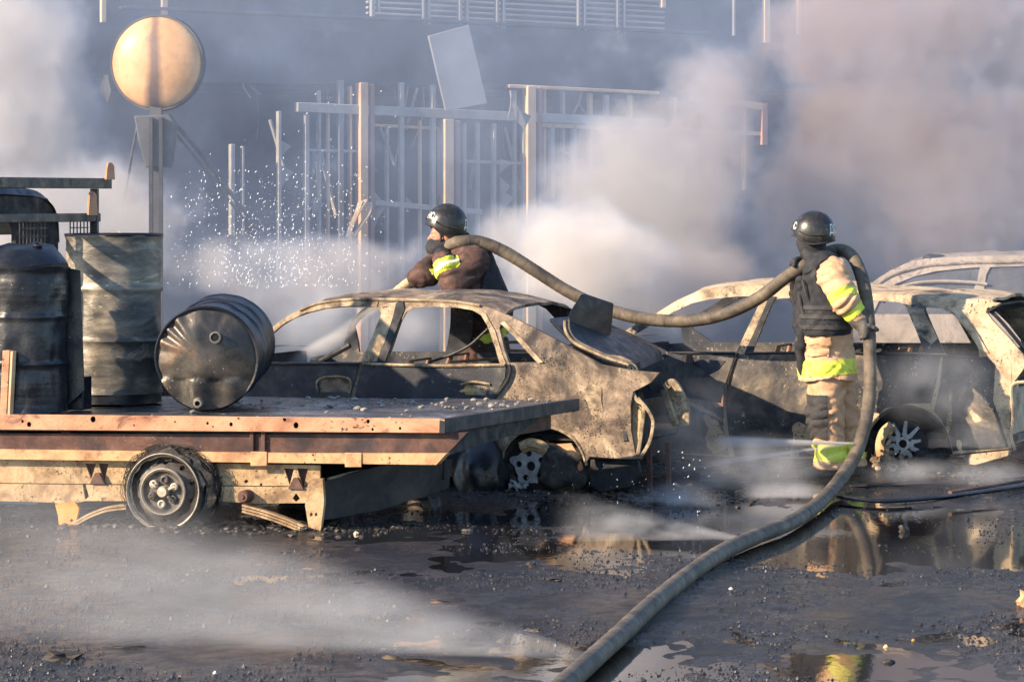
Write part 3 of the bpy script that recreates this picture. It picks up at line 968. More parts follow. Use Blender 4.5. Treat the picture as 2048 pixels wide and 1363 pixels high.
# headboard frame and a cab cut open to let sun onto the drums
UH = -3.1
def hb(name, v0, z0, v1, z1, w, h, mat=M['blacksheen'], parent=tr, du=0):
    m = MB()
    m.beam(T.pt(UH + du, z0, v0), T.pt(UH + du, z1, v1), w, h, up=Z if abs(v1 - v0) > .01 else T.c)
    return m.build(name, mat, parent, bevel=.004)
hbd = hb("headboard", -.02, 2.035, DW + .02, 2.035, .05, .068)
hb("headboard_rail", -.02, 1.815, DW - .12, 1.815, .05, .055, parent=tr)
for vv in (.02, .62, DW - .16):
    hb("headboard_post", vv, .66, vv, 2.0 if vv < 1 else 2.0, .045, .05)
for (vv, z0_, z1_) in ((DW - .03, 2.06, 2.17), (DW - .25, 1.83, 1.98)):
    m = MB()
    m.prism([T.pt(UH + .03, z0_, vv - .06), T.pt(UH + .03, z0_, vv + .05), T.pt(UH + .03, z1_ - .02, vv + .04), T.pt(UH + .03, z1_, vv + .01), T.pt(UH + .03, z1_, vv - .03), T.pt(UH + .03, z1_ - .03, vv - .045)], T.c * .012)
    m.build("rack_bracket", M['rail'], tr)
for v0, v1, z0, z1 in ((1.02, 1.34, 1.05, 1.80), (DW - .42, DW - .2, 1.05, 1.80)):
    m = MB()
    for k in range(int((v1 - v0) / .042) + 1):
        m.beam(T.pt(UH - .02, z0, v0 + k * .042), T.pt(UH - .02, z1, v0 + k * .042), .007, .007, up=T.c)
    for k in range(int((z1 - z0) / .05) + 1):
        m.beam(T.pt(UH - .02, z0 + k * .05, v0), T.pt(UH - .02, z0 + k * .05, v1), .007, .007)
    m.build("mesh_guard", M['blacksheen'], tr)
# cab shell: near roof, wall and pillar left out for the sunlight
CU = -3.28
vs_, fs_ = [], []
prof = [(.86, 1.99), (.9, 2.01), (1.2, 2.015), (1.5, 2.0), (1.68, 1.955), (1.76, 1.86), (1.78, 1.70)]
prof = [tuple(p) for p in catmull(prof, 4)]
for i, du in enumerate((0, -.05, -.3, -.9, -1.25, -1.35)):
    for p in prof:
        lift = (-.05, 0, .01, 0, -.03, -.10)[i]
        vs_.append(T.pt(CU + du, p[1] + lift + .012 * mnoise.noise(Vector((p[0] * 2, du * 3, 1))), p[0]))
k_ = len(prof)
fs_ = [(i * k_ + j, i * k_ + j + 1, (i + 1) * k_ + j + 1, (i + 1) * k_ + j) for i in range(5) for j in range(k_ - 1)]
mesh("cab_roof", vs_, fs_, M['blacksheen'], tr)
CF = Frame(T.pt(CU - .01, 0, 0), T.d, -T.c)
CF.panel("cab_rear_wall", M['black'], [(.05, .5), (1.78, .5), (1.78, 1.72), (1.76, 1.86), (1.66, 1.94), (.95, 1.96), (.9, 1.86), (1.2, 1.84), (1.28, 1.74), (1.24, .78), (.05, .74)], [], 0, .03, .08, tr, .01, pixels=False)
for vv in (1.72,):
    m = MB()
    m.beam(T.pt(CU - 1.35, 1.86, vv), T.pt(CU - 1.75, 1.2, vv), .06, .08)
    m.beam(T.pt(CU - .05, .45, vv), T.pt(CU - 1.9, .45, vv), .05, .6)
    m.build("cab_side", M['black'], tr)
# stake standing at the near edge of the bed
u, z = T.px(8, 825, .0)
m = MB()
m.par(T.pt(u - .035, .64, .01), T.c * .045, T.d * .05, Z * .40 + T.c * .02)
m.build("stake", M['rail'], tr, bevel=.004)
m = MB()
m.par(T.pt(u + .014, .64, .012), T.c * .012, T.d * .04, Z * .395 + T.c * .02)
m.build("stake_edge", M['post'], tr)

# ------------------------------------------------------------------ oil drums and litter on the bed
def rr_prof(r, h, ribs=(.33, .66)):
    out = []
    for i in range(61):
        t = i / 60
        k = r
        for q in ribs:
            k += .016 * math.exp(-((t - q) / .012) ** 2)
        for q in [.08 + .028 * j for j in range(7)] + [.76 + .028 * j for j in range(6)]:
            k += .0035 * math.exp(-((t - q) / .007) ** 2)
        if i in (0, 60): k += .009
        if i in (1, 59): k += .006
        out.append((k, h * t))
    return out


def drum(name, label, base, axis, r, h, body, cap, dent=.012, seed=1, capd=None, taper=0):
    axis = Vector(axis).normalized()
    d_ = thing(name, label, "oil drum", base, "oil drums on the truck bed")
    base = Vector(base)
    def warp(p, th, j):
        t = j / 60
        c_ = base + axis * (h * t)
        k = dent * mnoise.noise(Vector((math.cos(th) * 1.6, math.sin(th) * 1.6, t * 3 + seed * 7)))
        k += dent * .5 * mnoise.noise(Vector((math.cos(th) * 4, math.sin(th) * 4, t * 8 + seed * 3)))
        return p + (p - c_).normalized() * (k + taper * t)
    pr = rr_prof(r, h)
    MB().lathe(base, axis, pr, 72, warp=warp).build("shell", body, d_, ang=60)
    return d_, warp


bX = P(228, 812, 19.75)
dpos = Vector((bX.x, 19.75, .665))
d1, w1 = drum("oil_drum", "upright scorched grey oil drum with bright scuffs, standing beside the toppled one", dpos + Z * .06, Z, .298, .985, M['drum'], M['drum'], .010, 2)
MB().lathe(dpos + Z * 1.027, Z, [(.300, .016), (.288, -.008), (.15, -.012), (.001, -.006)], 48).build("drum_top", M['drumblack'], d1)
MB().lathe(dpos + Z * 1.037, Z, [(.292, .0), (.306, .0), (.310, .008), (.306, .017), (.294, .017)], 56).build("top_rim", M['drumblack'], d1)
MB().lathe(dpos, Z, [(.285, .0), (.298, .0), (.298, .075), (.29, .08)], 48, True, True).build("base_band", M['drumblack'], d1)

bX = P(48, 818, 18.9)
d2p = Vector((bX.x, 18.92, .665))
d2, w2 = drum("oil_drum", "upright soot black oil drum with a bulged top, nearest the cab", d2p, Z, .252, .86, M['drumblack'], M['drumblack'], .022, 5)
MB().lathe(d2p + Z * .86, Z, [(.260, -.01), (.263, .015), (.24, .05), (.18, .115), (.1, .135), (.001, .14)], 40, warp=lambda p, th, j: p + Z * .03 * mnoise.noise(p * 7)).build("bulged_top", M['drumblack'], d2)
MB().lathe(d2p + Z * .985 + Vector((.09, -.06, -.01)), Vector((.1, -.3, 1)), [(.02, 0), (.032, .02), (.03, .03), (.016, .03), (.014, .01), (.001, .008)], 14).build("bung", M['drumblack'], d2)
m = MB()
m.prism([d2p + Vector((.23, .05, .86)), d2p + Vector((.33, .03, .84)), d2p + Vector((.36, .0, .12)), d2p + Vector((.22, .02, .0))], (0, .015, 0))
m.build("peeled_flap", M['drumblack'], d2, bevel=.003)
o = MB().par(T.pt(T.px(128, 815, .45)[0], .664, .45), T.c * .12, T.d * .10, Z * .20).build("charred_box", M['drumblack'], bevel=.006)
tag(o, "small charred box between the two upright drums", "box")

# the toppled drum, its dished end towards the road
fc = P(414, 716, 18.98)
fax = Vector((.045, .99, .065)).normalized()
d3, w3 = drum("oil_drum", "toppled oil drum lying with its dented dark end and filler neck facing out", fc, fax, .305, .80, M['drumblack'], M['drumcap'], .012, 9)
pe1 = fax.cross(Z).normalized()
pe2 = fax.cross(pe1) * -1


def capwarp(p, th, j):
    q_ = p - fc
    a, b = q_.dot(pe1), q_.dot(pe2)
    r_ = math.hypot(a, b)
    an = math.atan2(b, a)
    k = r_ / .305
    o_ = -.075 * (1 - k * k)                         # swollen outwards by the heat
    side = max(0, math.cos(an - 2.45)) ** .6         # pleats round the upper near edge
    o_ += .020 * math.sin(an * 17 + 1.5 * math.sin(an * 5)) * (.55 + .45 * math.sin(an * 3.1)) * side * max(0, k - .45) * 1.5 * (k < .985)
    o_ += .016 * mnoise.noise(Vector((a * 6, b * 6, 3)))
    if b < -.12: o_ += -.28 * (-.12 - b) + .012 * math.sin(a * 30)            # crushed lower lip
    return p + fax * o_


MB().lathe(fc, -fax, [(.306 * (1 - i / 26) + .0005, 0) for i in range(27)], 120, warp=capwarp).build("drum_end", M['drumcap'], d3, ang=70)
MB().lathe(fc, -fax, [(.294, -.012), (.300, .014), (.311, .018), (.318, .008), (.312, -.010)], 90, warp=lambda p, th, j: p + (p - fc) * .02 * mnoise.noise(p * 4)).build("end_rim", M['drumblack'], d3)
q_ = P(432, 674, 18.92)
MB().lathe(q_ - fax * .01, -fax + Z * .1, [(.036, -.03), (.033, .02), (.036, .034), (.026, .036), (.022, .02), (.02, -.03)], 20).build("filler_neck", M['drum'], d3)
q_ = P(395, 806, 18.90)
MB().lathe(q_ + fax * .02, -fax, [(.034, -.03), (.026, .03), (.016, .032), (.015, .0)], 14).build("bung", M['drum'], d3)
# litter on the deck
mb = MB()
rr = random.Random(3)
for k in range(170):
    u, w = rr.uniform(-2.0, -.05), rr.uniform(.9, DW - .05)
    s = rr.choice((.004, .006, .009, .015)) * rr.uniform(.6, 1.3)
    if k % 5 == 0: w = rr.uniform(.03, DW)
    mb.blob(T.pt(u, .655 + s * .3, w), (s * 1.4, s * 1.2, s * .7), k, 1)
tag(mb.build("deck_cinders", M['ashwhite']), "pale ash and cinders strewn on the truck bed", None, None, 'stuff')

# ================================================================== BURNT CARS
_th = math.radians(20)
cc_ = Vector((math.cos(_th), -math.sin(_th), 0))
cd_ = Vector((math.sin(_th), math.cos(_th), 0))


def side(zb, ztop, tum, bul=.03):
    def v(z):
        t = max(0, (z - zb) / (ztop - zb))
        lo = bul * ((max(0, zb - .2 - z)) / .5) ** 2
        return tum * t ** 1.3 + lo
    return v


def roof(fr, name, mat, rail, v, W, parent, crown=.035, nw=22, dent=.014, seed=0, thick=.02):
    rail = [fr.px(x, y, v) for x, y in rail]
    rail = catmull([(a, b, 0) for a, b in rail], 5)
    vs = []
    for p in rail:
        v0 = v(p.y)
        for j in range(nw + 1):
            t = j / nw
            zz = p.y + crown * (1 - (2 * t - 1) ** 4) * 1.0 + dent * mnoise.noise(Vector((p.x * 2.2, t * 3, seed))) + dent * .4 * mnoise.noise(Vector((p.x * 8, t * 9, seed)))
            vs.append(fr.pt(p.x, zz, v0 + t * (W - 2 * v0)))
    m = len(rail)
    fs = [(i * (nw + 1) + j, i * (nw + 1) + j + 1, (i + 1) * (nw + 1) + j + 1, (i + 1) * (nw + 1) + j) for i in range(m - 1) for j in range(nw)]
    sv, sf = solid(vs, [p - Z * thick for p in vs], fs) if False else (vs + [p - Z * thick for p in vs], None)
    n_ = len(vs)
    cnt = {}
    for f in fs:
        for i in range(4):
            cnt[(f[i], f[(i + 1) % 4])] = 1
    sf = fs + [tuple(i + n_ for i in f[::-1]) for f in fs] + [(b, a, a + n_, b + n_) for (a, b) in cnt if (b, a) not in cnt]
    return mesh(name, sv, sf, mat, parent, ang=60)


def seat(fr, parent, u, v, z0, back=.58):
    m = MB()
    for s in (-.2, .2):
        m.tube(catmull([fr.pt(u - .45, z0, v + s), fr.pt(u, z0 - .03, v + s), fr.pt(u + .12, z0 + back * .6, v + s), fr.pt(u + .18, z0 + back, v + s * .8)], 4), .018, 6)
    for t in (.2, .5, .8, 1.0):
        m.tube([fr.pt(u + .03 + .15 * t, z0 + back * t, v - .19), fr.pt(u + .03 + .15 * t, z0 + back * t, v + .19)], .008, 5)
    for t in range(5):
        m.tube([fr.pt(u - .4 + .1 * t, z0, v - .2), fr.pt(u - .4 + .1 * t, z0, v + .2)], .007, 5)
    return m.build("seat_frame", M['seat'], parent)


# ------------------------------------------------------------------ sedan behind the truck
wy = F * H / (985 - HY)
SD = Frame(((1068 - CX) / F * wy, wy), cc_, cd_)          # u = 0 at the rear wheel
SW = 1.58
sed = thing("burnt_sedan", "burnt out sedan shell with blown windows and gaping tail behind the flatbed", "car", SD.pt(0, 0, .8), "burnt out cars")
sv_ = side(.86, 1.29, .20)
top = [(532, 668), (545, 652), (572, 633), (600, 618), (640, 604), (690, 597), (760, 597), (830, 598), (900, 601), (945, 606), (985, 617), (1030, 637), (1075, 659), (1122, 684), (1165, 708), (1201, 728), (1262, 740), (1318, 745), (1302, 764), (1266, 783)]
low = [(1261, 812), (1262, 860), (1270, 905), (1276, 917), (1240, 917), (1204, 914), (1180, 912), (1172, 925), (1164, 900), (1150, 879), (1130, 864), (1108, 855), (1081, 851), (1055, 858), (1030, 872), (1010, 895), (1000, 930), (985, 952), (700, 950), (500, 945), (420, 800), (440, 735), (500, 727)]
fdoor_w = [(541, 724), (543, 668), (562, 651), (585, 637), (615, 626), (650, 618), (690, 614), (735, 614), (757, 617), (762, 628), (745, 672), (724, 724)]
rdoor_w = [(772, 727), (786, 685), (800, 643), (812, 622), (830, 614), (870, 612), (915, 614), (945, 620), (962, 630), (975, 652), (990, 695), (1000, 727)]
qtr_w = [(1018, 725), (1007, 690), (998, 656), (1001, 648), (1012, 655), (1030, 672), (1052, 697), (1076, 724)]
body = SD.panel("body_side", M['sedan'], top + low, [fdoor_w, rdoor_w, qtr_w], sv_, .035, .045, sed, .011)
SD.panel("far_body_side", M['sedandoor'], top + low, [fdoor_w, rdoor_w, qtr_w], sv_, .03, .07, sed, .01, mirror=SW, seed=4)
# window reveals on the near side: pillars stand proud, pale and dark
def proud(d, v=sv_): return lambda z: v(z) - d
SD.panel("pillar", M['sedanpillar'], [(724, 724), (745, 672), (762, 628), (760, 610), (795, 603), (792, 622), (782, 655), (766, 722)], [], proud(.006), .02, .03, sed, .004)
SD.panel("pillar_channel", M['black'], [(752, 726), (770, 680), (786, 632), (792, 605), (806, 603), (809, 618), (797, 646), (783, 688), (769, 727)], [], proud(.012), .02, .03, sed, .002)
SD.panel("window_frame", M['sedanpillar'], [(803, 640), (812, 616), (832, 606), (870, 604), (918, 606), (952, 613), (971, 627), (990, 662), (1012, 727), (1003, 728), (991, 695), (975, 652), (962, 630), (945, 620), (915, 615), (870, 613), (830, 615), (813, 623)], [], proud(.008), .018, .03, sed, .003)
SD.panel("window_frame", M['sedanpillar'], [(533, 664), (560, 642), (600, 621), (645, 607), (700, 601), (756, 603), (754, 613), (700, 611), (650, 616), (612, 625), (570, 645), (541, 669)], [], proud(.008), .018, .03, sed, .003)
rust_q = [(1000, 646), (1008, 642), (1032, 664), (1056, 690), (1086, 724), (1076, 726), (1050, 698), (1029, 674), (1012, 657)]
SD.panel("window_frame", M['sedanpillar'], rust_q, [], proud(.008), .018, .03, sed, .003)
for pp in (((600, 620), (640, 606), (700, 599), (790, 599), (900, 603), (960, 611)),):
    t = catmull([SD.at(x, y, proud(.012)) for x, y in pp], 6)
    MB().tube(t, .012, 6).build("roof_gutter", M['sedanpillar'], sed)
roof(SD, "roof", M['sedan'], [(640, 605), (700, 598), (790, 598), (860, 599), (915, 602), (969, 613), (1010, 625)], sv_, SW, sed, .042, dent=.02)
# doors: skins just proud of the shell, gaps between them
fd = SD.panel("door", M['sedandoor'], [(470, 729), (716, 729), (713, 748), (702, 784), (698, 850), (698, 930), (500, 930), (450, 800)], [[(636, 760), (645, 755), (690, 755), (699, 761), (696, 783), (640, 784)]], proud(.010), .012, .035, sed, .006)
rd = SD.panel("door", M['sedandoor'], [(724, 728), (1012, 729), (1010, 756), (992, 786), (985, 830), (975, 930), (708, 930), (708, 850), (711, 786)], [[(926, 773), (934, 767), (968, 770), (976, 776), (972, 790), (930, 789)]], proud(.012), .012, .035, sed, .008, seed=2)
t = catmull([SD.at(x, y, proud(.022)) for x, y in ((636, 784), (633, 768), (640, 757), (668, 752), (696, 756), (702, 770), (698, 786))], 4)
MB().tube(t, .008, 6).build("handle_recess", M['sedanpillar'], fd)
t = catmull([SD.at(x, y, proud(.022)) for x, y in ((922, 768), (948, 763), (980, 768))], 4)
MB().tube(t, .008, 6).build("handle_recess", M['sedanpillar'], rd)
p = SD.at(952, 782, proud(-.03))
MB().blob(p, (.10, .03, .05), 4, 3, .4).build("foam_filling", M['foam'], rd)
t = catmull([SD.at(x, y, proud(.020)) for x, y in ((1018, 728), (1020, 742), (1012, 764), (990, 792))], 4)
MB().tube(t, .012, 6).build("door_seal", M['blacksheen'], sed)
t = catmull([SD.at(x, y, proud(.018)) for x, y in ((470, 728), (600, 727), (716, 727))], 4)
MB().tube(t, .010, 6).build("belt_moulding", M['blacksheen'], fd)
t = catmull([SD.at(x, y, proud(.020)) for x, y in ((726, 727), (870, 731), (1010, 729))], 4)
MB().tube(t, .010, 6).build("belt_moulding", M['sedanpillar'], rd)
# burnt-through pale patch, wheel arch lip
SD.panel("bare_patch", M['sedanpillar'], [(1171, 778), (1179, 768), (1192, 770), (1203, 776), (1202, 800), (1206, 822), (1199, 846), (1192, 850), (1188, 832), (1180, 826), (1176, 806), (1170, 796)], [], proud(.0015), .003, .02, sed, .001, sm=2)
t = catmull([SD.at(x, y, proud(.004)) for x, y in ((1003, 920), (1012, 893), (1032, 871), (1056, 858), (1082, 852), (1108, 856), (1131, 866), (1150, 881), (1164, 903), (1173, 930))], 4)
MB().tube(t, .010, 6).build("arch_lip", M['sedanpillar'], sed)
# interior
m = MB()
m.par(SD.pt(-2.9, .24, .08), cc_ * 3.4, cd_ * (SW - .16), Z * .05)
m.par(SD.pt(-2.35, .28, .08), cc_ * .06, cd_ * (SW - .16), Z * .55)
m.par(SD.pt(-.28, .28, .10), cc_ * .05, cd_ * (SW - .2), Z * .40)
m.build("floor_pan", M['black'], sed)
for vv in (.42, 1.16):
    seat(SD, sed, -1.15, vv, .42, .42)
m = MB()
for a, b in (((1000, 684), (1062, 684)), ((1000, 700), (1066, 702)), ((900, 724), (1000, 716))):
    m.tube([SD.at(*a, .9), SD.at(*b, .9)], .012, 6)
m.build("seat_rail", M['seat'], sed)
t = catmull([SD.at(x, y, .3) for x, y in ((858, 724), (905, 708), (940, 690), (965, 668), (978, 656))], 5)
MB().tube(t, .010, 6).build("dangling_cable", M['blacksheen'], sed)
t = [SD.at(640, 722, .75), SD.at(700, 690, .75)]
MB().tube(t, .02, 8).build("steering_column", M['black'], sed)
# bonnet and front end, mostly behind the drums
m = MB()
vs = []
for i in range(9):
    for j in range(9):
        u, w = -2.25 - 1.15 * i / 8, .05 + (SW - .1) * j / 8
        vs.append(SD.pt(u, .86 - .10 * (i / 8) ** 2 + .03 * (1 - (2 * j / 8 - 1) ** 2) + .012 * mnoise.noise(Vector((u * 3, w * 3, 5))), w))
m.add(vs, [(i * 9 + j, i * 9 + j + 1, (i + 1) * 9 + j + 1, (i + 1) * 9 + j) for i in range(8) for j in range(8)])
m.build("bonnet", M['sedandoor'], sed)
m = MB()
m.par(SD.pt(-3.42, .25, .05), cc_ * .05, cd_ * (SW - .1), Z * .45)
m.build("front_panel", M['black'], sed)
# tail: rear panel with lamp openings, boot opening, lifted lid
ur = SD.px(1262, 850, 0)[0]
RP = Frame(SD.pt(ur - .02, 0, 0), cd_, -cc_)
RP.panel("rear_panel", M['black'], [(.0, .36), (.04, .80), (.10, .86), (.28, .86), (.34, .60), (1.24, .60), (1.30, .86), (1.48, .86), (1.54, .80), (SW, .36), (1.4, .22), (.2, .22)],
         [[(.05, .42), (.17, .42), (.20, .74), (.08, .76)], [(1.41, .44), (1.53, .44), (1.50, .76), (1.38, .74)], [(.45, .33), (1.1, .33), (1.1, .48), (.45, .48)]], 0, .025, .06, sed, .02, pixels=False)
m = MB()
m.par(SD.pt(ur - .75, .34, .12), cc_ * .72, cd_ * (SW - .24), Z * .03)
m.build("boot_floor", M['black'], sed)
for pts_, r_ in (([(1266, 786), (1274, 800), (1287, 812), (1284, 850), (1276, 905), (1268, 914)], .009), ([(1275, 795), (1296, 820), (1306, 845), (1300, 880), (1290, 900), (1280, 916)], .008),
                 ([(1330, 775), (1345, 765), (1360, 785), (1371, 820), (1372, 850)], .018), ([(1328, 778), (1338, 812), (1352, 850)], .02)):
    fr_ = .02 if pts_[0][0] < 1300 else .28
    t = catmull([RP.pt(0, 0, 0) * 0 + SD.at(x, y, fr_) for x, y in pts_], 5)
    m = MB()
    m.tube(t, r_, 7, flat=1.6)
    m.build("lamp_surround", M['sedanpillar'], sed)
q = [SD.at(x, y, .04) for x, y in ((1269, 800), (1283, 815), (1281, 860), (1274, 905), (1266, 908), (1262, 860))]
MB().prism(q, -cc_ * .03 + cd_ * .02).build("tail_lamp_tub", M['chassis'], sed)
q = [SD.at(x, y, 1.32) for x, y in ((1405, 765), (1425, 762), (1445, 790), (1446, 812), (1432, 815), (1412, 788))]
MB().prism(q, cd_ * .03).build("tail_lamp_tub", M['seat'], sed)
q = [SD.at(x, y, .30) for x, y in ((1328, 780), (1342, 770), (1356, 800), (1371, 852), (1352, 850), (1336, 815))]
MB().prism(q, cd_ * .03).build("inner_panel", M['sedanpillar'], sed)
# lifted boot lid, and a black sheet for the shaded far pillar
q = [SD.at(x, y, v) for x, y, v in ((1162, 587, .75), (1218, 606, .95), (1213, 664, .95), (1200, 700, .9), (1150, 688, .7), (1131, 652, .62), (1140, 622, .66))]
MB().prism(q, cd_ * .05 + cc_ * .02).build("boot_lid", M['blacksheen'], sed, bevel=.008)
q = [SD.at(x, y, v) for x, y, v in ((1098, 636, .55), (1140, 630, .75), (1225, 655, 1.25), (1322, 700, 1.45), (1330, 742, 1.45), (1262, 736, .7), (1200, 715, .35), (1150, 688, .3))]
MB().prism(q, -Z * .03 + cd_ * .02).build("rear_shelf", M['blacksheen'], sed, bevel=.006)
for off in (0, 8):
    t = catmull([SD.at(x + off, y - off * .3, .10) for x, y in ((1130, 640), (1132, 662), (1148, 684), (1185, 703), (1222, 718), (1258, 730), (1268, 742))], 5)
    MB().tube(t, .008 if off else .012, 6).build("boot_seal", M['sedanpillar'] if not off else M['rim'], sed)
q = [SD.at(x, y, .15) for x, y in ((1208, 708), (1242, 712), (1262, 722), (1270, 742), (1256, 736), (1230, 724))]
MB().prism(q, cd_ * .04).build("hinge_plate", M['sedanpillar'], sed)
q = [SD.at(x, y, .22 + i * .2) for i, (x, y) in enumerate(((1266, 745), (1340, 712), (1400, 735), (1446, 770)))] + [SD.at(1440, 800, .9), SD.at(1380, 790, .6), SD.at(1300, 775, .2)]
MB().prism(q, -Z * .02 + cd_ * .02).build("crumpled_boot_edge", M['black'], sed)
m = MB()
for x in (1338, 1300):
    m.beam(SD.at(x, 985, .35), SD.at(x - 2, 885, .35), .03, .03, up=cc_)
m.build("bumper_bracket", M['rustbeam'], sed)
q = [SD.at(x, y, .1) for x, y in ((1180, 918), (1276, 920), (1282, 945), (1262, 975), (1200, 985), (1178, 970))]
MB().prism(q, cd_ * .04).build("sagging_bumper", M['black'], sed, bevel=.01)
m = MB()
m.tube(catmull([SD.at(1348, 966, .2), SD.at(1362, 974, .2), SD.at(1382, 968, .2)], 3), .02, 6, flat=.5)
m.build("bumper_scrap", M['sedanpillar'], sed)


def melted_wheel(fr, u, z, v, r, holes, par, hole_r, star, n_sp=0, matw=M['alloy'], keep=(0, 6.3)):
    c = fr.pt(u, z, v)
    nn = -fr.d
    w = MB().lathe(c, nn, [(.06, -.08), (r * .98, -.10), (r * .98, -.03), (r * 1.08, .0)], 40, warp=lambda p, th, j: p - (p - c) * (.06 * mnoise.noise(Vector((math.cos(th) * 2, math.sin(th) * 2, 7))))).build("wheel", M['rim'], par)
    out = []
    if n_sp:
        m = MB()
        for k in range(n_sp):
            a = 2 * math.pi * k / n_sp + .2
            e = fr.c * math.cos(a) + Z * math.sin(a)
            s = fr.c * -math.sin(a) + Z * math.cos(a)
            L = r * (.98 if (k * 7) % 5 else .78)
            p0, p1 = c + e * r * .35 + nn * .012, c + e * L + nn * .004
            m.add([p0 - s * .017, p0 + s * .017, p1 + s * .011, p1 - s * .011, p0 - s * .017 - nn * .03, p0 + s * .017 - nn * .03, p1 + s * .011 - nn * .03, p1 - s * .011 - nn * .03],
                  [(0, 1, 2, 3), (4, 7, 6, 5), (0, 4, 5, 1), (1, 5, 6, 2), (2, 6, 7, 3), (3, 7, 4, 0)])
        m.build("spokes", matw, w, bevel=.003)
    ring = []
    for k in range(48):
        a = 2 * math.pi * k / 48
        rr_ = star(a) if star else r * .46
        ring.append((rr_ * math.cos(a), rr_ * math.sin(a)))
    hh = [[(hole_r[0] * math.cos(a0) + hole_r[1] * math.cos(t), hole_r[0] * math.sin(a0) + hole_r[1] * math.sin(t)) for t in [q * math.pi / 5 for q in range(10)]] for a0 in [2 * math.pi * k / holes + .5 for k in range(holes)]]
    hh.append([(hole_r[2] * math.cos(t), hole_r[2] * math.sin(t)) for t in [q * math.pi / 6 for q in range(12)]])
    va, fa_ = cdt(ring, hh, .02)
    frt = [c + fr.c * a + Z * b + nn * (.016 - .25 * (a * a + b * b)) for a, b in va]
    sv2, sf2 = solid(frt, [p - nn * .02 for p in frt], fa_)
    mesh("wheel_centre", sv2, sf2, matw, w)
    MB().lathe(c - nn * .03, nn, [(r * .95, -.01), (.001, -.0)], 30).build("brake_disc", M['black'], w)
    return w


def star5(r):
    return lambda a: r * (.62 + .26 * max(0, math.cos(5 * (a - .35))) - (.30 if 5.2 < a < 6.1 else 0))
us, zs = SD.px(1056, 933, -.02)
melted_wheel(SD, us, zs, .05, .185, 5, sed, (.085, .022, .032), star5(.18))
m = MB()
t = catmull([SD.at(x, y, .02) for x, y in ((1040, 893), (1060, 885), (1082, 890), (1098, 903), (1106, 918))], 5)
m.tube(t, .018, 7, flat=1.8)
t = catmull([SD.at(x, y, .03) for x, y in ((1046, 902), (1064, 895), (1082, 902), (1094, 915))], 5)
m.tube(t, .010, 7, flat=1.8)
m.build("bent_rim", M['chassis'], sed)
def rag(fr, name, px, v, r, seed, mat, parent, amp=.5):
    return MB().blob(fr.at(*px, v), r, seed, 4, amp).build(name, mat, parent, ang=0)
rag(SD, "tyre_remains", (1128, 940), .10, (.16, .12, .15), 3, M['tyre'], sed)
rag(SD, "tyre_remains", (1012, 955), .12, (.14, .12, .12), 6, M['tyre'], sed)
q = [SD.at(x, y, .06) for x, y in ((1108, 888), (1142, 886), (1160, 915), (1164, 938), (1155, 945), (1142, 915), (1118, 905))]
MB().prism(q, cd_ * .03).build("arch_scrap", M['rail'], sed)
mb = MB()
for k in range(24):
    mb.blob(SD.at(R.gauss(1030, 7), R.gauss(968, 6), -.02), R.uniform(.008, .018), k, 1)
tag(mb.build("melted_alloy_drips", M['alloy'], sed), kind='stuff')
tag(MB().blob(SD.at(965, 945, -.05), (.17, .15, .24), 9, 4, .25).build("charred_canister", M['drumblack'], ang=0), "dark charred canister by the sedan's rear wheel under the truck tail", "canister")

# ------------------------------------------------------------------ estate car behind the standing fireman
wy = F * H / (946 - HY)
ES = Frame(((1805 - CX) / F * wy, wy), cc_, cd_)
EW = 1.60
est = thing("burnt_estate_car", "burnt cream and sooty estate car with bare silver wheel behind the standing fireman", "car", ES.pt(0, 0, .8), "burnt out cars")
ev = side(.84, 1.27, .17)
top = [(1240, 668), (1275, 645), (1319, 622), (1355, 600), (1395, 582), (1430, 574), (1480, 572), (1540, 571), (1600, 573), (1680, 580), (1750, 587), (1830, 591), (1905, 594), (1960, 600), (2010, 607), (1985, 612), (1972, 622), (1985, 640), (2015, 672), (2046, 708), (2052, 730), (2030, 760)]
low = [(2022, 775), (2022, 840), (2020, 896), (1960, 902), (1902, 908), (1893, 870), (1876, 842), (1850, 822), (1818, 813), (1785, 817), (1757, 835), (1738, 862), (1728, 900), (1700, 918), (1500, 915), (1300, 905), (1160, 880), (1120, 800), (1130, 725), (1180, 708), (1240, 704)]
w1 = [(1300, 703), (1285, 690), (1262, 672), (1300, 650), (1345, 625), (1385, 606), (1420, 598), (1470, 593), (1522, 591), (1526, 600), (1505, 640), (1476, 703)]
w2 = [(1504, 704), (1525, 655), (1542, 610), (1556, 597), (1600, 594), (1700, 597), (1800, 604), (1812, 612), (1830, 655), (1850, 705)]
w3 = [(1888, 706), (1868, 660), (1848, 622), (1852, 614), (1885, 617), (1908, 630), (1935, 662), (1957, 698), (1958, 714), (1900, 714)]
ES.panel("body_side", M['estate'], top + low, [w1, w2, w3], ev, .035, .045, est, .014, seed=3)
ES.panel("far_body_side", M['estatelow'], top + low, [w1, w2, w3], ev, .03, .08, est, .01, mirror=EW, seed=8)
def eproud(d): return lambda z: ev(z) - d
roof(ES, "roof", M['estate'], [(1390, 584), (1430, 575), (1500, 572), (1583, 573), (1680, 580), (1750, 587), (1830, 591), (1904, 594), (1985, 603)], ev, EW, est, .03, dent=.022, seed=4)
ES.panel("pillar", M['sedanpillar'], [(1473, 704), (1500, 645), (1524, 596), (1537, 592), (1528, 620), (1510, 662), (1492, 704)], [], eproud(.006), .02, .03, est, .004)
ES.panel("pillar_channel", M['black'], [(1489, 705), (1508, 664), (1526, 622), (1538, 592), (1552, 593), (1540, 616), (1522, 660), (1505, 705)], [], eproud(.012), .02, .03, est, .003)
ES.panel("pillar", M['estatelow'], [(1808, 604), (1848, 612), (1868, 660), (1888, 706), (1850, 706), (1830, 655)], [], eproud(.004), .02, .03, est, .006)  # cast shadow on this pillar is put into its dark colour
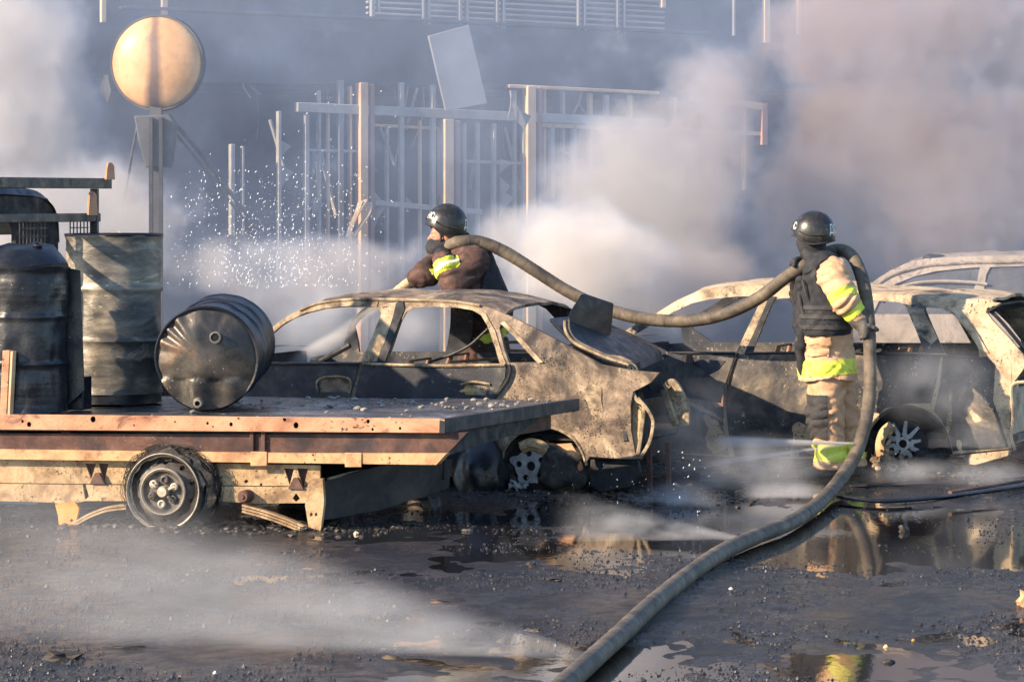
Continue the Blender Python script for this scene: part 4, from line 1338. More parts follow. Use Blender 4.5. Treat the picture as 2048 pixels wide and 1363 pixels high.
ES.panel("quarter_pillar", M['estate'], [(1887, 612), (1912, 628), (1938, 660), (1960, 700), (1978, 706), (1955, 668), (1930, 635), (1905, 610)], [], eproud(.012), .02, .03, est, .006)
rd = ES.panel("door", M['estatelow'], [(1480, 708), (1700, 706), (1850, 708), (1880, 712), (1872, 760), (1862, 806), (1818, 806), (1770, 816), (1738, 846), (1722, 890), (1716, 912), (1470, 912), (1456, 850), (1460, 770)], [], eproud(.010), .012, .04, est, .012, seed=6)
fd = ES.panel("door", M['estatelow'], [(1240, 706), (1470, 708), (1450, 768), (1446, 850), (1458, 910), (1250, 900), (1200, 800)], [], eproud(.010), .012, .04, est, .012, seed=7)
qp = ES.panel("rear_quarter", M['estatelow'], [(1886, 712), (1950, 716), (1975, 712), (1990, 730), (1985, 800), (2000, 840), (2012, 880), (2016, 893), (1960, 898), (1906, 902), (1898, 870), (1882, 838), (1868, 822), (1880, 770)], [], eproud(.006), .008, .04, est, .010, seed=9)
ES.panel("trim_strip", M['sedanpillar'], [(1898, 778), (1905, 776), (1904, 840), (1897, 866), (1890, 862), (1897, 820)], [], eproud(.016), .02, .03, est)
for pp, r_ in ((((1476, 706), (1463, 740), (1455, 780), (1456, 830), (1462, 880)), .010), (((1728, 900), (1738, 862), (1757, 835), (1785, 817), (1818, 813), (1850, 822), (1876, 842), (1893, 870), (1902, 908)), .012),
               (((1240, 704), (1350, 705), (1470, 706)), .010), (((1490, 706), (1700, 705), (1880, 711), (1960, 716)), .010)):
    t = catmull([ES.at(x, y, eproud(.016)) for x, y in pp], 5)
    MB().tube(t, r_, 6).build("panel_seam", M['blacksheen'] if r_ < .012 else M['black'], est)
# tail of the estate
uq = ES.px(2022, 840, 0)[0]
EP = Frame(ES.pt(uq, 0, 0), cd_, -cc_)
EP.panel("rear_panel", M['estate'], [(0, .34), (0, .88), (.10, .95), (.3, .6), (1.3, .6), (1.5, .95), (EW, .88), (EW, .34), (1.4, .22), (.2, .22)], [[(.03, .62), (.22, .62), (.22, .84), (.05, .84)], [(1.35, .5), (1.5, .5), (1.5, .84), (1.35, .84)]], 0, .03, .06, est, .012, pixels=False)
t = catmull([ES.at(x, y, -.005) for x, y in ((2050, 763), (2030, 766), (2022, 780), (2026, 830), (2022, 870), (2030, 900))], 5)
MB().tube(t, .012, 6).build("lamp_surround", M['estate'], est)
q = [ES.at(x, y, .02) for x, y in ((1902, 912), (2020, 900), (2016, 912), (1950, 930), (1932, 928), (1925, 915))]
MB().prism(q, cd_ * .08).build("rear_sill", M['estate'], est, bevel=.006)
t = catmull([ES.at(x, y, .1) for x, y in ((1975, 616), (2000, 640), (2030, 675), (2060, 712))], 5)
MB().tube(t, .014, 6).build("tailgate_seal", M['blacksheen'], est)
q = [ES.at(x, y, v) for x, y, v in ((1972, 622, .06), (2000, 606, .06), (2040, 600, .4), (2075, 604, .8), (2020, 614, .5))]
MB().prism(q, -Z * .015).build("torn_roof_edge", M['black'], est)
m = MB()
m.par(ES.pt(-3.0, .24, .08), cc_ * 3.8, cd_ * (EW - .16), Z * .05)
m.par(ES.pt(-2.25, .28, .08), cc_ * .06, cd_ * (EW - .16), Z * .55)
m.build("floor_pan", M['black'], est)
for u_, v_ in ((-1.15, .42), (-1.15, 1.15), (-.25, .42), (-.25, 1.15)):
    seat(ES, est, u_, v_, .42, .45)
m = MB()
for k in range(10):
    m.blob(ES.at(1690 + k * 14, 708 - (k % 3) * 3, .2), (.04, .03, .02), k, 1)
m.build("burnt_trim", M['black'], est)
vs = []
for i in range(9):
    for j in range(9):
        u, w = -2.2 - .62 * i / 8, .05 + (EW - .1) * j / 8
        vs.append(ES.pt(u, .88 - .10 * (i / 8) ** 2 + .03 * (1 - (2 * j / 8 - 1) ** 2) + .012 * mnoise.noise(Vector((u * 3, w * 3, 5))), w))
MB().add(vs, [(i * 9 + j, i * 9 + j + 1, (i + 1) * 9 + j + 1, (i + 1) * 9 + j) for i in range(8) for j in range(8)]).build("bonnet", M['estatelow'], est)
ue, ze = ES.px(1803, 888, 0)
melted_wheel(ES, ue, ze, .06, .165, 5, est, (.062, .014, .030), None, 10)
m = MB()
t = catmull([ES.at(x, y, .0) for x, y in ((1762, 912), (1760, 888), (1768, 864), (1784, 850))], 5)
m.tube(t, .020, 7, flat=2)
m.build("bent_rim", M['chassis'], est)
mb = MB()
for k in range(46):
    mb.blob(ES.at(R.gauss(1775, 16), R.gauss(925, 10), -.04), R.uniform(.012, .03), k, 1)
tag(mb.build("melted_alloy_drips", M['estate'], est), kind='stuff')
rag(ES, "tyre_remains", (1862, 922), .1, (.15, .12, .10), 4, M['tyre'], est)
rag(ES, "tyre_remains", (1738, 905), .14, (.08, .1, .13), 5, M['tyre'], est)
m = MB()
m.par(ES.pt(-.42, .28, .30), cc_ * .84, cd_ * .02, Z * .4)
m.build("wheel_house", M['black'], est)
# second sedan wheel house
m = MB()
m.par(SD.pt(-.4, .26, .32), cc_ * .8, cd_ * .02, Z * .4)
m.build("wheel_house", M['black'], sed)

# ------------------------------------------------------------------ crossover behind
CO = P(1950, HY, 26.0)
CV = Frame((CO.x, CO.y), cc_, cd_)
CW = 1.65
cro = thing("burnt_crossover", "pale burnt crossover shell farther back, only its roof and windows above the estate", "car", CV.pt(0, 0, .8), "burnt out cars")
cv = side(.98, 1.46, .18)
top = [(1735, 572), (1756, 556), (1780, 541), (1812, 526), (1850, 517), (1900, 514), (1980, 511), (2060, 510), (2150, 514), (2220, 530), (2260, 560), (2290, 620), (2300, 700)]
low = [(2300, 780), (1600, 780), (1590, 680), (1640, 640), (1720, 632)]
w1 = [(1790, 628), (1745, 628), (1764, 590), (1790, 568), (1830, 552), (1872, 542), (1920, 537), (1960, 534), (1955, 560), (1942, 590), (1938, 628)]
w2 = [(1962, 628), (1966, 590), (1972, 550), (1980, 534), (2050, 532), (2110, 534), (2120, 628)]
CV.panel("body_side", M['cross'], top + low, [w1, w2], cv, .035, .055, cro, .014, seed=5)
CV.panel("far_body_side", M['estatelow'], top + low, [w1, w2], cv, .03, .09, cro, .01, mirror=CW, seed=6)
roof(CV, "roof", M['cross'], [(1812, 527), (1850, 518), (1900, 515), (1980, 512), (2060, 511), (2150, 515), (2220, 530)], cv, CW, cro, .03, dent=.03, seed=14)
for nm, w_ in (("window_pane", w1), ("window_pane", w2)):
    CV.panel(nm, M['sootglass'], w_, [], lambda z: cv(z) + .02, .005, .08, cro)
def cproud(d): return lambda z: cv(z) - d
t = catmull([CV.at(x, y, cproud(.015)) for x, y in ((1758, 600), (1790, 578), (1830, 566), (1880, 562), (1940, 564), (1975, 568))], 5)
MB().tube(t, .014, 6).build("far_window_rail", M['cross'], cro)
t = catmull([CV.at(x, y, cproud(.012)) for x, y in ((1740, 580), (1780, 553), (1830, 536), (1880, 529), (1960, 525), (2060, 523))], 5)
MB().tube(t, .012, 6).build("roof_rail", M['sedanpillar'], cro)
p = CV.at(1868, 516, .25)
MB().blob(p, (.10, .08, .035), 3, 3, .3).build("roof_lump", M['black'], cro)
m = MB()
m.par(CV.pt(-2.2, .3, .1), cc_ * 4, cd_ * 1.4, Z * .05)
m.build("floor_pan", M['black'], cro)
for vv in (.45, 1.2):
    seat(CV, cro, -.5, vv, .55, .5)

# ================================================================== FIREMEN
def T3(p): return (float(p[0]), float(p[1]), float(p[2]))


def helmet(c, fwd, tilt, r, parent, texts):
    """ballistic helmet: high-cut dome with ear flares, rim lip, chin strap, print on its shell"""
    f = Vector(fwd).normalized()
    up = (Z + f * tilt).normalized()
    f = (f - up * f.dot(up)).normalized()
    s = f.cross(up)
    c = Vector(c)
    n, mth = 56, 26

    def rim(az):                       # how far below the centre the rim comes, by direction from the front
        a = abs(az)
        return -.012 - .075 * (1 / (1 + math.exp(-(a - 1.0) * 7))) + .016 * (1 / (1 + math.exp(-(a - 2.35) * 6)))

    def pt(az, t, k=1.0):
        # t 0 at the crown, 1 at the rim
        zr = rim(az)
        lo = math.acos(max(-1, min(1, zr / r[2])))
        th = lo * t
        fl = 1 + .07 * max(0, t - .78) / .22 * (1 if abs(az) > .8 else .6)
        return c + (f * (r[0] * math.cos(az)) + s * (r[1] * math.sin(az))) * (math.sin(th) * k * fl) + up * (r[2] * math.cos(th) * k)

    vs, fs = [], []
    for i in range(mth + 1):
        for j in range(n):
            az = -math.pi + 2 * math.pi * j / n
            vs.append(pt(az, i / mth))
    for i in range(mth):
        for j in range(n):
            fs.append((i * n + j, i * n + (j + 1) % n, (i + 1) * n + (j + 1) % n, (i + 1) * n + j))
    b = len(vs)
    for i in range(mth + 1):
        for j in range(n):
            vs.append(pt(-math.pi + 2 * math.pi * j / n, i / mth, .93))
    fs += [tuple(q + b for q in x[::-1]) for x in fs]
    fs += [(mth * n + j, mth * n + (j + 1) % n, b + mth * n + (j + 1) % n, b + mth * n + j) for j in range(n)]
    h = mesh("helmet", vs, fs, M['helmet'], parent, ang=60)
    m = MB()
    m.tube([pt(-math.pi + 2 * math.pi * j / n, 1.0, 1.0) for j in range(n)] + [pt(-math.pi, 1.0, 1.0)], .006, 6, False)
    m.build("helmet_rim", M['boot'], h)
    for sg in (-1, 1):
        m = MB()
        m.tube([pt(sg * (.95 + .16 * i), .80 - .02 * math.sin(i * .5), 1.015) for i in range(9)], .010, 6, flat=.6)
        m.build("side_rail", M['boot'], h)
        for a_ in (.75, 2.35):
            q = pt(sg * a_, .72, 1.0)
            MB().lathe(q, (q - c), [(.008, -.004), (.008, .003), (.001, .005)], 10).build("rail_bolt", M['rim'], h)
    q = [pt(a_, t_, 1.012) for a_, t_ in ((-.16, .62), (.16, .62), (.13, .86), (-.13, .86))]
    MB().prism(q, f * .008).build("front_bracket", M['boot'], h)
    for az in texts:
        cu = bpy.data.curves.new("print", 'FONT')
        cu.body = "ДСНС"
        cu.size = .068
        cu.align_x = 'CENTER'
        cu.align_y = 'CENTER'
        cu.offset = .0012
        to = bpy.data.objects.new("print_tmp", cu)
        COL.objects.link(to)
        dg = bpy.context.evaluated_depsgraph_get()
        me = bpy.data.meshes.new_from_object(to.evaluated_get(dg))
        bpy.data.objects.remove(to)
        bm = bmesh.new()
        bm.from_mesh(me)
        bmesh.ops.triangulate(bm, faces=bm.faces)
        bmesh.ops.subdivide_edges(bm, edges=[e for e in bm.edges if e.calc_length() > .012], cuts=2)
        bmesh.ops.triangulate(bm, faces=bm.faces)
        v2 = []
        for v in bm.verts:
            a = az - v.co.x / r[0]
            t = .74 - v.co.y / (r[2] * 1.65)
            v2.append(pt(a, t, 1.012))
        mesh("helmet_print", v2, [tuple(q.index for q in x.verts) for x in bm.faces], M['white'], h, fix=False, smooth=False)
        bm.free()
    return h, pt, (f, s, up)


def gripping(fn_list, wrist, hc, haxis, rad, palm_dir, size=1.0):
    """a gloved fist round a hose: palm from the wrist, four fingers of unequal length curled over, thumb against them"""
    hc, a = Vector(hc), Vector(haxis).normalized()
    pd = Vector(palm_dir).normalized()
    pd = (pd - a * pd.dot(a)).normalized()            # from hose centre to the palm
    t = a.cross(pd)
    rr_ = rad + .016
    wrist = Vector(wrist)
    pal = hc + pd * rr_
    ds = [('c', pal - a * .03, pal + a * .03, .024, .022), ('c', wrist, pal, .036, .032)]
    for k in range(4):
        o = a * ((k - 1.5) * .026 * size)
        n_ = (5, 6, 6, 4)[k]
        st = (.52, .56, .54, .48)[k]
        p0 = hc + o + (pd * rr_)
        for i in range(1, n_):
            an = st * i
            p1 = hc + o * (1 - .03 * i) + (pd * math.cos(an) + t * math.sin(an)) * rr_
            ds.append(('f', p0, p1, .0145 - .0006 * i, .0140 - .0006 * i))
            p0 = p1
    p0 = pal - a * .035
    for i in range(1, 4):
        an = -.5 * i
        p1 = hc - a * (.040 - .012 * i) + (pd * math.cos(an) + t * math.sin(an)) * (rr_ + .002)
        ds.append(('f', p0, p1, .016, .015))
        p0 = p1
    return ds


def glove_obj(name, mat, parent, ds, cuff=None):
    pts = [q for d in ds for q in (d[1], d[2])]
    if cuff: pts += [cuff[0], cuff[1]]
    def fn(g):
        A = None
        for d in ds:
            c_ = cap(g, T3(d[1]), T3(d[2]), d[3], d[4])
            A = c_ if A is None else smin(A, c_, .006 if d[0] == 'f' else .02)
        if cuff:
            A = smin(A, cap(g, T3(cuff[0]), T3(cuff[1]), cuff[2], cuff[3]) + folds(g, .004, 8, 40, 60), .02)
        return A
    return skin_obj(name, mat, parent, fn, pts, .09, .006)


# the hose path first: both men carry it
HR = .045
hose_pts = [P(806, 574, 22.70), P(826, 563, 22.76), P(850, 542, 22.82), P(874, 512, 22.80), P(897, 491, 22.72), P(925, 483, 22.66), P(962, 484, 22.68), P(1010, 504, 22.68), P(1070, 541, 22.66), P(1135, 582, 22.64), P(1200, 613, 22.6),
            P(1262, 632, 22.55), P(1330, 641, 22.45), P(1400, 639, 22.3), P(1460, 624, 22.15), P(1520, 594, 22.0), P(1570, 556, 21.85), P(1605, 533, 21.75), P(1640, 512, 21.92), P(1676, 500, 22.02), P(1704, 512, 21.86),
            P(1723, 552, 21.70), P(1733, 600, 21.60), P(1738, 655, 21.52), P(1740, 720, 21.46), P(1739, 790, 21.38), P(1730, 850, 21.28), P(1712, 906, 21.10), P(1682, 956, 20.75), G(1640, 1004, .060), G(1580, 1045, .055), G(1510, 1073, .052),
            G(1440, 1106, .052), G(1380, 1147, .052), G(1310, 1203, .052), G(1240, 1268, .052), G(1180, 1322, .052), G(1120, 1376, .052), G(1040, 1440, .052), G(940, 1520, .052)]
hp = catmull(hose_pts, 22)
hs = []
for i in range(len(hp)):
    hs.append(HR * (1 + .06 * mnoise.noise(Vector((i * .035, 0, 0))) + (.022 * math.sin(i * 2.1) if i % 5 else -.02)) * (.80 if i < 38 else 1))
ho = MB().tube(hp, hs, 16).build("fire_hose", M['hose'], ang=0)
tag(ho, "long dirty beige fire hose slung over both firemen and trailing over the wet ground", "hose")
mb = MB()
mb.tube([P(832, 557, 22.76), P(814, 569, 22.72), P(800, 578, 22.69)], [.04, .042, .034], 14)
mb.tube([P(800, 578, 22.69), P(788, 586, 22.67)], [.036, .028], 14)
nz_ = mb.build("hose_nozzle", M['post'])
tag(nz_, "pale hose nozzle held out by the crouching fireman", "nozzle")

# ------------------------------------------------------------------ standing fireman
Y1 = 21.80
def Q(x, y, dy=0.0): return P(x, y, Y1 + dy)
base = G(1668, 952)
f1 = thing("person", "standing fireman in tan turnout gear, black vest and helmet carrying the hose on his shoulders", "person", (base.x, Y1, 0), "firemen")
neck, chest, belly, waist, pelv = Q(1640, 522), Q(1648, 560), Q(1650, 610), Q(1652, 665), Q(1655, 712)
shN, elN, wrN = Q(1668, 548, -.17), Q(1692, 604, -.26), Q(1722, 640, -.25)
shF, elF, wrF = Q(1632, 545, .17), Q(1604, 590, .20), Q(1598, 545, .10)
hipN, knN, anN = Q(1654, 735, -.085), Q(1652, 832, -.11), Q(1663, 925, -.10)
hipF, knF, anF = Q(1670, 735, .10), Q(1684, 835, .15), Q(1702, 925, .18)
headc = Q(1626, 482)
def body1(g):
    ds = [cap(g, T3(pelv), T3(belly), .13, .12), cap(g, T3(belly), T3(chest), .12, .13), cap(g, T3(chest), T3(neck), .10, .06), cap(g, T3(neck), T3(headc), .058, .07),
          ell(g, T3(headc + Z * .02), (.095, .078, .115)), ell(g, T3(headc + Vector((-.05, .03, -.06))), (.045, .05, .05)), ell(g, T3(headc + Vector((-.095, .05, -.01))), (.018, .015, .03)),
          cap(g, T3(shN), T3(elN), .055, .045), cap(g, T3(elN), T3(wrN), .045, .03), cap(g, T3(shF), T3(elF), .055, .045), cap(g, T3(elF), T3(wrF), .045, .03),
          cap(g, T3(chest), T3(shN), .08, .06), cap(g, T3(chest), T3(shF), .08, .06),
          cap(g, T3(hipN), T3(knN), .085, .06), cap(g, T3(knN), T3(anN), .06, .04), cap(g, T3(hipF), T3(knF), .085, .06), cap(g, T3(knF), T3(anF), .06, .04)]
    return union(ds, .03)
o, _, _ = skin_obj("body", M['vest'], f1, body1, [headc + Z * .12, anN, anF, shN, shF, wrN, wrF], .16, .014)
o['label'] = "black balaclava under the helmet"
tdir = Vector((0, 1, 0))
def jacket1(g):
    a = cap(g, T3(waist + tdir * -.075), T3(chest + tdir * -.09), .150, .135)
    b = cap(g, T3(waist + tdir * .075), T3(chest + tdir * .09), .150, .135)
    sk = cap(g, T3(Q(1656, 765, -.06)), T3(waist), .196, .155)
    sk2 = cap(g, T3(Q(1656, 765, .07)), T3(waist), .196, .155)
    arm = [cap(g, T3(shN + Z * .01), T3(elN), .098, .088), cap(g, T3(elN), T3(wrN + (wrN - elN) * -.05), .088, .066), cap(g, T3(shF), T3(elF), .095, .08), cap(g, T3(elF), T3(wrF), .08, .06),
           cap(g, T3(chest + Vector((.02, -.08, .08))), T3(shN), .10, .098), cap(g, T3(chest + Vector((0, .08, .05))), T3(shF), .10, .095)]
    d = union([a, b, sk, sk2], .06)
    d = smin(d, union(arm, .03), .035)
    d = d + folds(g, .011, 3, 16, 34) + folds(g, .007, 5, 34, 62)
    d = np.maximum(d, float(Q(0, 757).z) - g[2] + .012 * np.sin(g[0] * 18))
    return d
o, jv, jf = skin_obj("jacket", M['tan'], f1, jacket1, [chest + Z * .12, Q(1656, 760), wrN, wrF, shN, shF, Q(1590, 700), Q(1720, 700)], .20, .0095)
strip("hem_band", M['hivis'], f1, jv, jf, lambda c: (c[:, 2] < float(Q(0, 716).z) + .05 * (c[:, 0] - base.x)) & (c[:, 2] > float(Q(0, 746).z) + .05 * (c[:, 0] - base.x)) & (c[:, 1] < Y1 + .5))
def along(c, p, q, t0, t1, rmax=.16):
    p, q = np.array(p), np.array(q)
    d = q - p
    L = float(d @ d)
    t = ((c - p) @ d) / L
    r = np.linalg.norm(c - p - np.clip(t, -.3, 1.3)[:, None] * d, axis=1)
    return (t > t0) & (t < t1) & (r < rmax)
strip("sleeve_band", M['hivis'], f1, jv, jf, lambda c: along(c, shN, elN, .66, .96, .135) & (c[:, 0] > elN.x - .16))
strip("sleeve_band", M['hivis'], f1, jv, jf, lambda c: along(c, elN, wrN, .34, .66, .12))
def trous1(g):
    l1 = union([cap(g, T3(hipN), T3(knN), .138, .112), cap(g, T3(knN), T3(anN), .112, .098), cap(g, T3(anN), T3(anN - Z * .05 + Vector((-.01, 0, 0))), .098, .112)], .03)
    l2 = union([cap(g, T3(hipF), T3(knF), .132, .108), cap(g, T3(knF), T3(anF), .108, .096), cap(g, T3(anF), T3(anF - Z * .05), .096, .108)], .03)
    top_ = cap(g, T3(pelv + Vector((0, -.05, 0))), T3(pelv + Vector((0, .05, 0))), .12)
    bunch = sum(np.exp(-((g[2] - float(q_.z)) / w_) ** 2) for q_, w_ in ((knN, .10), (anN, .12), (hipN - Z * .08, .07)))
    d = smin(smin(l1, l2, .012), top_, .03) + folds(g, .012, 17, 16, 30) + folds(g, .007, 19, 30, 60) + bunch * folds(g, .011, 23, 10, 46)
    return np.maximum(d, .075 - g[2])
o, tv, tf = skin_obj("trousers", M['tan'], f1, trous1, [pelv + Z * .12, anN - Z * .1, anF - Z * .1, hipN, hipF], .17, .0095)
_za, _zb = float(Q(0, 884).z), float(Q(0, 918).z)
strip("ankle_band", M['hivis'], f1, tv, tf, lambda c: (c[:, 2] < _za) & (c[:, 2] > _zb) & (c[:, 1] < Y1 + .03))
strip("ankle_band", M['hivis'], f1, tv, tf, lambda c: (c[:, 2] < _za) & (c[:, 2] > _zb) & (c[:, 1] >= Y1 + .03))
strip("pocket", M['tan'], f1, jv, jf, lambda c: (c[:, 0] > float(Q(1612, 0).x)) & (c[:, 0] < float(Q(1652, 0).x)) & (c[:, 2] < float(Q(0, 676).z)) & (c[:, 2] > float(Q(0, 710).z)) & (c[:, 1] < Y1), .016)
strip("pocket_flap", M['tan'], f1, jv, jf, lambda c: (c[:, 0] > float(Q(1610, 0).x)) & (c[:, 0] < float(Q(1654, 0).x)) & (c[:, 2] < float(Q(0, 672).z)) & (c[:, 2] > float(Q(0, 685).z)) & (c[:, 1] < Y1), .022)
strip("knee_patch", M['knee'], f1, tv, tf, lambda c: (c[:, 2] < float(Q(0, 786).z)) & (c[:, 2] > float(Q(0, 872).z)) & (c[:, 0] < float(Q(1648, 800).x)) & (c[:, 1] < Y1 + .02), .012)
def vest1(g):
    a = cap(g, T3(Q(1652, 650, -.08)), T3(chest + tdir * -.075 + Z * .04), .180, .155)
    b = cap(g, T3(Q(1652, 650, .08)), T3(chest + tdir * .075 + Z * .04), .180, .155)
    d = smin(a, b, .05)
    d = smin(d, cap(g, T3(chest + Vector((-.01, -.05, .10))), T3(neck + Vector((.0, .05, -.01))), .10, .095), .04)
    d = d + folds(g, .008, 31, 20, 36)
    hole = union([cap(g, T3(shN + Vector((-.01, -.10, .0))), T3(elN + Vector((0, -.06, .03))), .132, .12), cap(g, T3(shN + Vector((.0, -.12, .02))), T3(shN + Vector((0, -.3, -.02))), .125)], .03)
    d = np.maximum(d, -hole)
    hole2 = cap(g, T3(shF + Vector((0, .10, 0))), T3(elF + Vector((0, .1, 0))), .12)
    d = np.maximum(d, -hole2)
    lo = float(Q(0, 668).z) + .04 * (g[0] - base.x)
    return np.maximum(d, lo - g[2])
_, vv_, vf_ = skin_obj("vest", M['vest'], f1, vest1, [neck + Z * .05, Q(1580, 680), Q(1720, 680), shN, shF], .2, .009)
for yy in (612, 632, 651):
    strip("webbing", M['knee'], f1, vv_, vf_, lambda c, yy=yy: (c[:, 2] < float(Q(0, yy - 4).z)) & (c[:, 2] > float(Q(0, yy + 4).z)) & (c[:, 1] < Y1), .008)
for nm, p0, p1, w_ in (("back_plate", Q(1672, 540, -.05), Q(1690, 650, -.06), .11), ("front_plate", Q(1602, 560, .02), Q(1600, 650, .02), .10)):
    def plate(g, p0=p0, p1=p1, w_=w_):
        a_, b_ = p0 + tdir * w_, p1 + tdir * w_
        c_, e_ = p0 - tdir * w_ * .6, p1 - tdir * w_ * .6
        d = union([cap(g, T3(a_), T3(b_), .035), cap(g, T3(c_), T3(e_), .035), cap(g, T3((a_ + c_) / 2), T3((b_ + e_) / 2), .045), cap(g, T3(a_), T3(e_), .04), cap(g, T3(c_), T3(b_), .04)], .03)
        return d + folds(g, .004, 36, 30, 40)
    skin_obj(nm, M['vest'], f1, plate, [p0 + tdir * w_, p1 + tdir * w_, p0 - tdir * w_, p1 - tdir * w_], .08, .009)
def collar1(g):
    c0 = neck + Vector((0, 0, -.005))
    x, y, z = g
    r_ = np.sqrt((x - c0.x) ** 2 + ((y - c0.y)) ** 2)
    zz = z - c0.z + .35 * (x - c0.x)
    return np.sqrt((r_ - .105) ** 2 + (zz * .55) ** 2) - .032 + folds(g, .004, 41, 30, 30)
skin_obj("vest_collar", M['vest'], f1, collar1, [neck], .2, .008)
def pouch1(g):
    d = union([cap(g, T3(Q(1603, 668, -.12)), T3(Q(1606, 690, -.12)), .034, .03), cap(g, T3(Q(1598, 690, -.09)), T3(Q(1604, 742, -.10)), .034, .026), cap(g, T3(Q(1594, 660, -.1)), T3(Q(1632, 655, -.15)), .022, .03)], .02)
    return d + folds(g, .005, 51, 40, 40)
skin_obj("belt_pouch", M['vest'], f1, pouch1, [Q(1600, 655, -.1), Q(1604, 750, -.1), Q(1640, 655, -.15)], .07, .007)
for nm, p0, p1 in (("vest_strap", Q(1606, 560, -.16), Q(1622, 606, -.19)), ("vest_strap", Q(1598, 590, -.1), Q(1614, 640, -.17))):
    MB().tube(catmull([p0, (p0 + p1) / 2 + Vector((-.01, -.02, 0)), p1], 4), .012, 6, flat=.5).build(nm, M['knee'], f1)
# boots
for kk, an_, dr in ((0, anN, Vector((-1, -.25, 0))), (1, anF, Vector((-.9, .1, 0)))):
    dr.normalize()
    def bt(g, an_=an_, dr=dr):
        h_ = Vector((an_.x, an_.y, .05)) - dr * .02
        t_ = Vector((an_.x, an_.y, .045)) + dr * .17
        d = union([cap(g, T3(Vector((an_.x, an_.y, .17))), T3(h_ + Z * .03), .06, .055), cap(g, T3(h_), T3(t_), .055, .046)], .03)
        return np.maximum(d, -g[2] + .006)
    skin_obj("boot", M['boot'], f1, bt, [Vector((an_.x, an_.y, .2)), Vector((an_.x, an_.y, 0)) + dr * .2], .09, .009)
# gloves on the hose
def hose_at(x, y):
    best = min(range(len(hp) - 1), key=lambda i: (CX + hp[i].x / hp[i].y * F - x) ** 2 + (HY - (hp[i].z - H) / hp[i].y * F - y) ** 2)
    return hp[best], (hp[best + 1] - hp[best - 1]).normalized()
c_, a_ = hose_at(1738, 662)
wr = wrN + Vector((.02, .0, -.03))
glove_obj("glove", M['glove'], f1, gripping(None, wr, c_, a_, HR, (-.55, -.83, .1), 1.15), (wrN + (elN - wrN) * .22, wr + (c_ - wr) * .35, .078, .056))
c_, a_ = hose_at(1597, 538)
glove_obj("glove", M['gloveblack'], f1, gripping(None, wrF + Z * .02, c_, -a_, HR, (-.1, .45, .9), 1.1), (wrF + (elF - wrF) * .3, wrF, .066, .05))
helmet(headc + Z * .035 + Vector((.008, 0, .03)), (-.94, .22, 0), .08, (.147, .124, .148), f1, (math.pi - .02, .0))

# ------------------------------------------------------------------ fireman bent over the nozzle behind the sedan
Y2 = 22.78
def Q2(x, y, dy=0.0): return P(x, y, Y2 + dy)
base2 = G(975, 928)
f2 = thing("person", "fireman in brown gear behind the sedan aiming the nozzle, face in profile under black helmet", "person", (base2.x, Y2, 0), "firemen")
neck, chest, belly, waist, pelv = Q2(902, 500), Q2(925, 535), Q2(950, 590), Q2(962, 635), Q2(966, 680)
shN, elN, wrN = Q2(948, 522, -.17), Q2(908, 572, -.30), Q2(886, 522, -.22)
shF, elF, wrF = Q2(884, 518, .06), Q2(852, 548, -.12), Q2(834, 556, -.10)
hipN, knN, anN = Q2(952, 705, -.10), Q2(928, 810, -.13), Q2(945, 905, -.10)
hipF, knF, anF = Q2(985, 705, .10), Q2(985, 812, .12), Q2(1010, 905, .14)
headc = Q2(889, 468)
hn = lambda dx, dz, dy=0.0: T3(headc + Vector((dx, dy, dz)))
def body2(g):
    ds = [cap(g, T3(pelv), T3(belly), .13, .12), cap(g, T3(belly), T3(chest), .12, .13), cap(g, T3(chest), T3(neck), .10, .06), cap(g, T3(neck), hn(.015, -.02), .06, .065),
          ell(g, hn(.01, .03), (.098, .078, .115)), cap(g, T3(shN), T3(elN), .055, .045), cap(g, T3(elN), T3(wrN), .045, .03), cap(g, T3(shF), T3(elF), .055, .045), cap(g, T3(elF), T3(wrF), .045, .03),
          cap(g, T3(chest), T3(shN), .08, .06), cap(g, T3(chest), T3(shF), .08, .06),
          cap(g, T3(hipN), T3(knN), .085, .06), cap(g, T3(knN), T3(anN), .06, .04), cap(g, T3(hipF), T3(knF), .085, .06), cap(g, T3(knF), T3(anF), .06, .04)]
    d = union(ds, .03)
    # face in profile: brow, nose, lips, chin, cheek, ear; the eye socket sits between brow and cheek
    d = smin(d, ell(g, hn(-.045, -.045), (.050, .055, .065)), .02)
    d = smin(d, ell(g, hn(-.080, .014), (.018, .045, .014)), .012)
    d = smin(d, cap(g, hn(-.088, .004), hn(-.112, -.036), .010, .014), .008)
    d = smin(d, cap(g, hn(-.090, -.062, -.016), hn(-.090, -.062, .016), .011), .006)
    d = smin(d, cap(g, hn(-.088, -.076, -.014), hn(-.088, -.076, .014), .010), .006)
    d = smin(d, ell(g, hn(-.080, -.104), (.024, .028, .022)), .014)
    d = np.maximum(d, -ell(g, hn(-.092, -.012, -.042), (.016, .022, .012)))
    d = smin(d, ell(g, hn(-.078, -.013, -.036), (.013, .013, .012)), .002)
    d = smin(d, ell(g, hn(.018, -.02, -.080), (.022, .010, .034)), .006)
    return d
o, _, _ = skin_obj("body", M['skin'], f2, body2, [headc + Z * .12, anN, anF, shN, shF, wrN, wrF], .16, .0085)
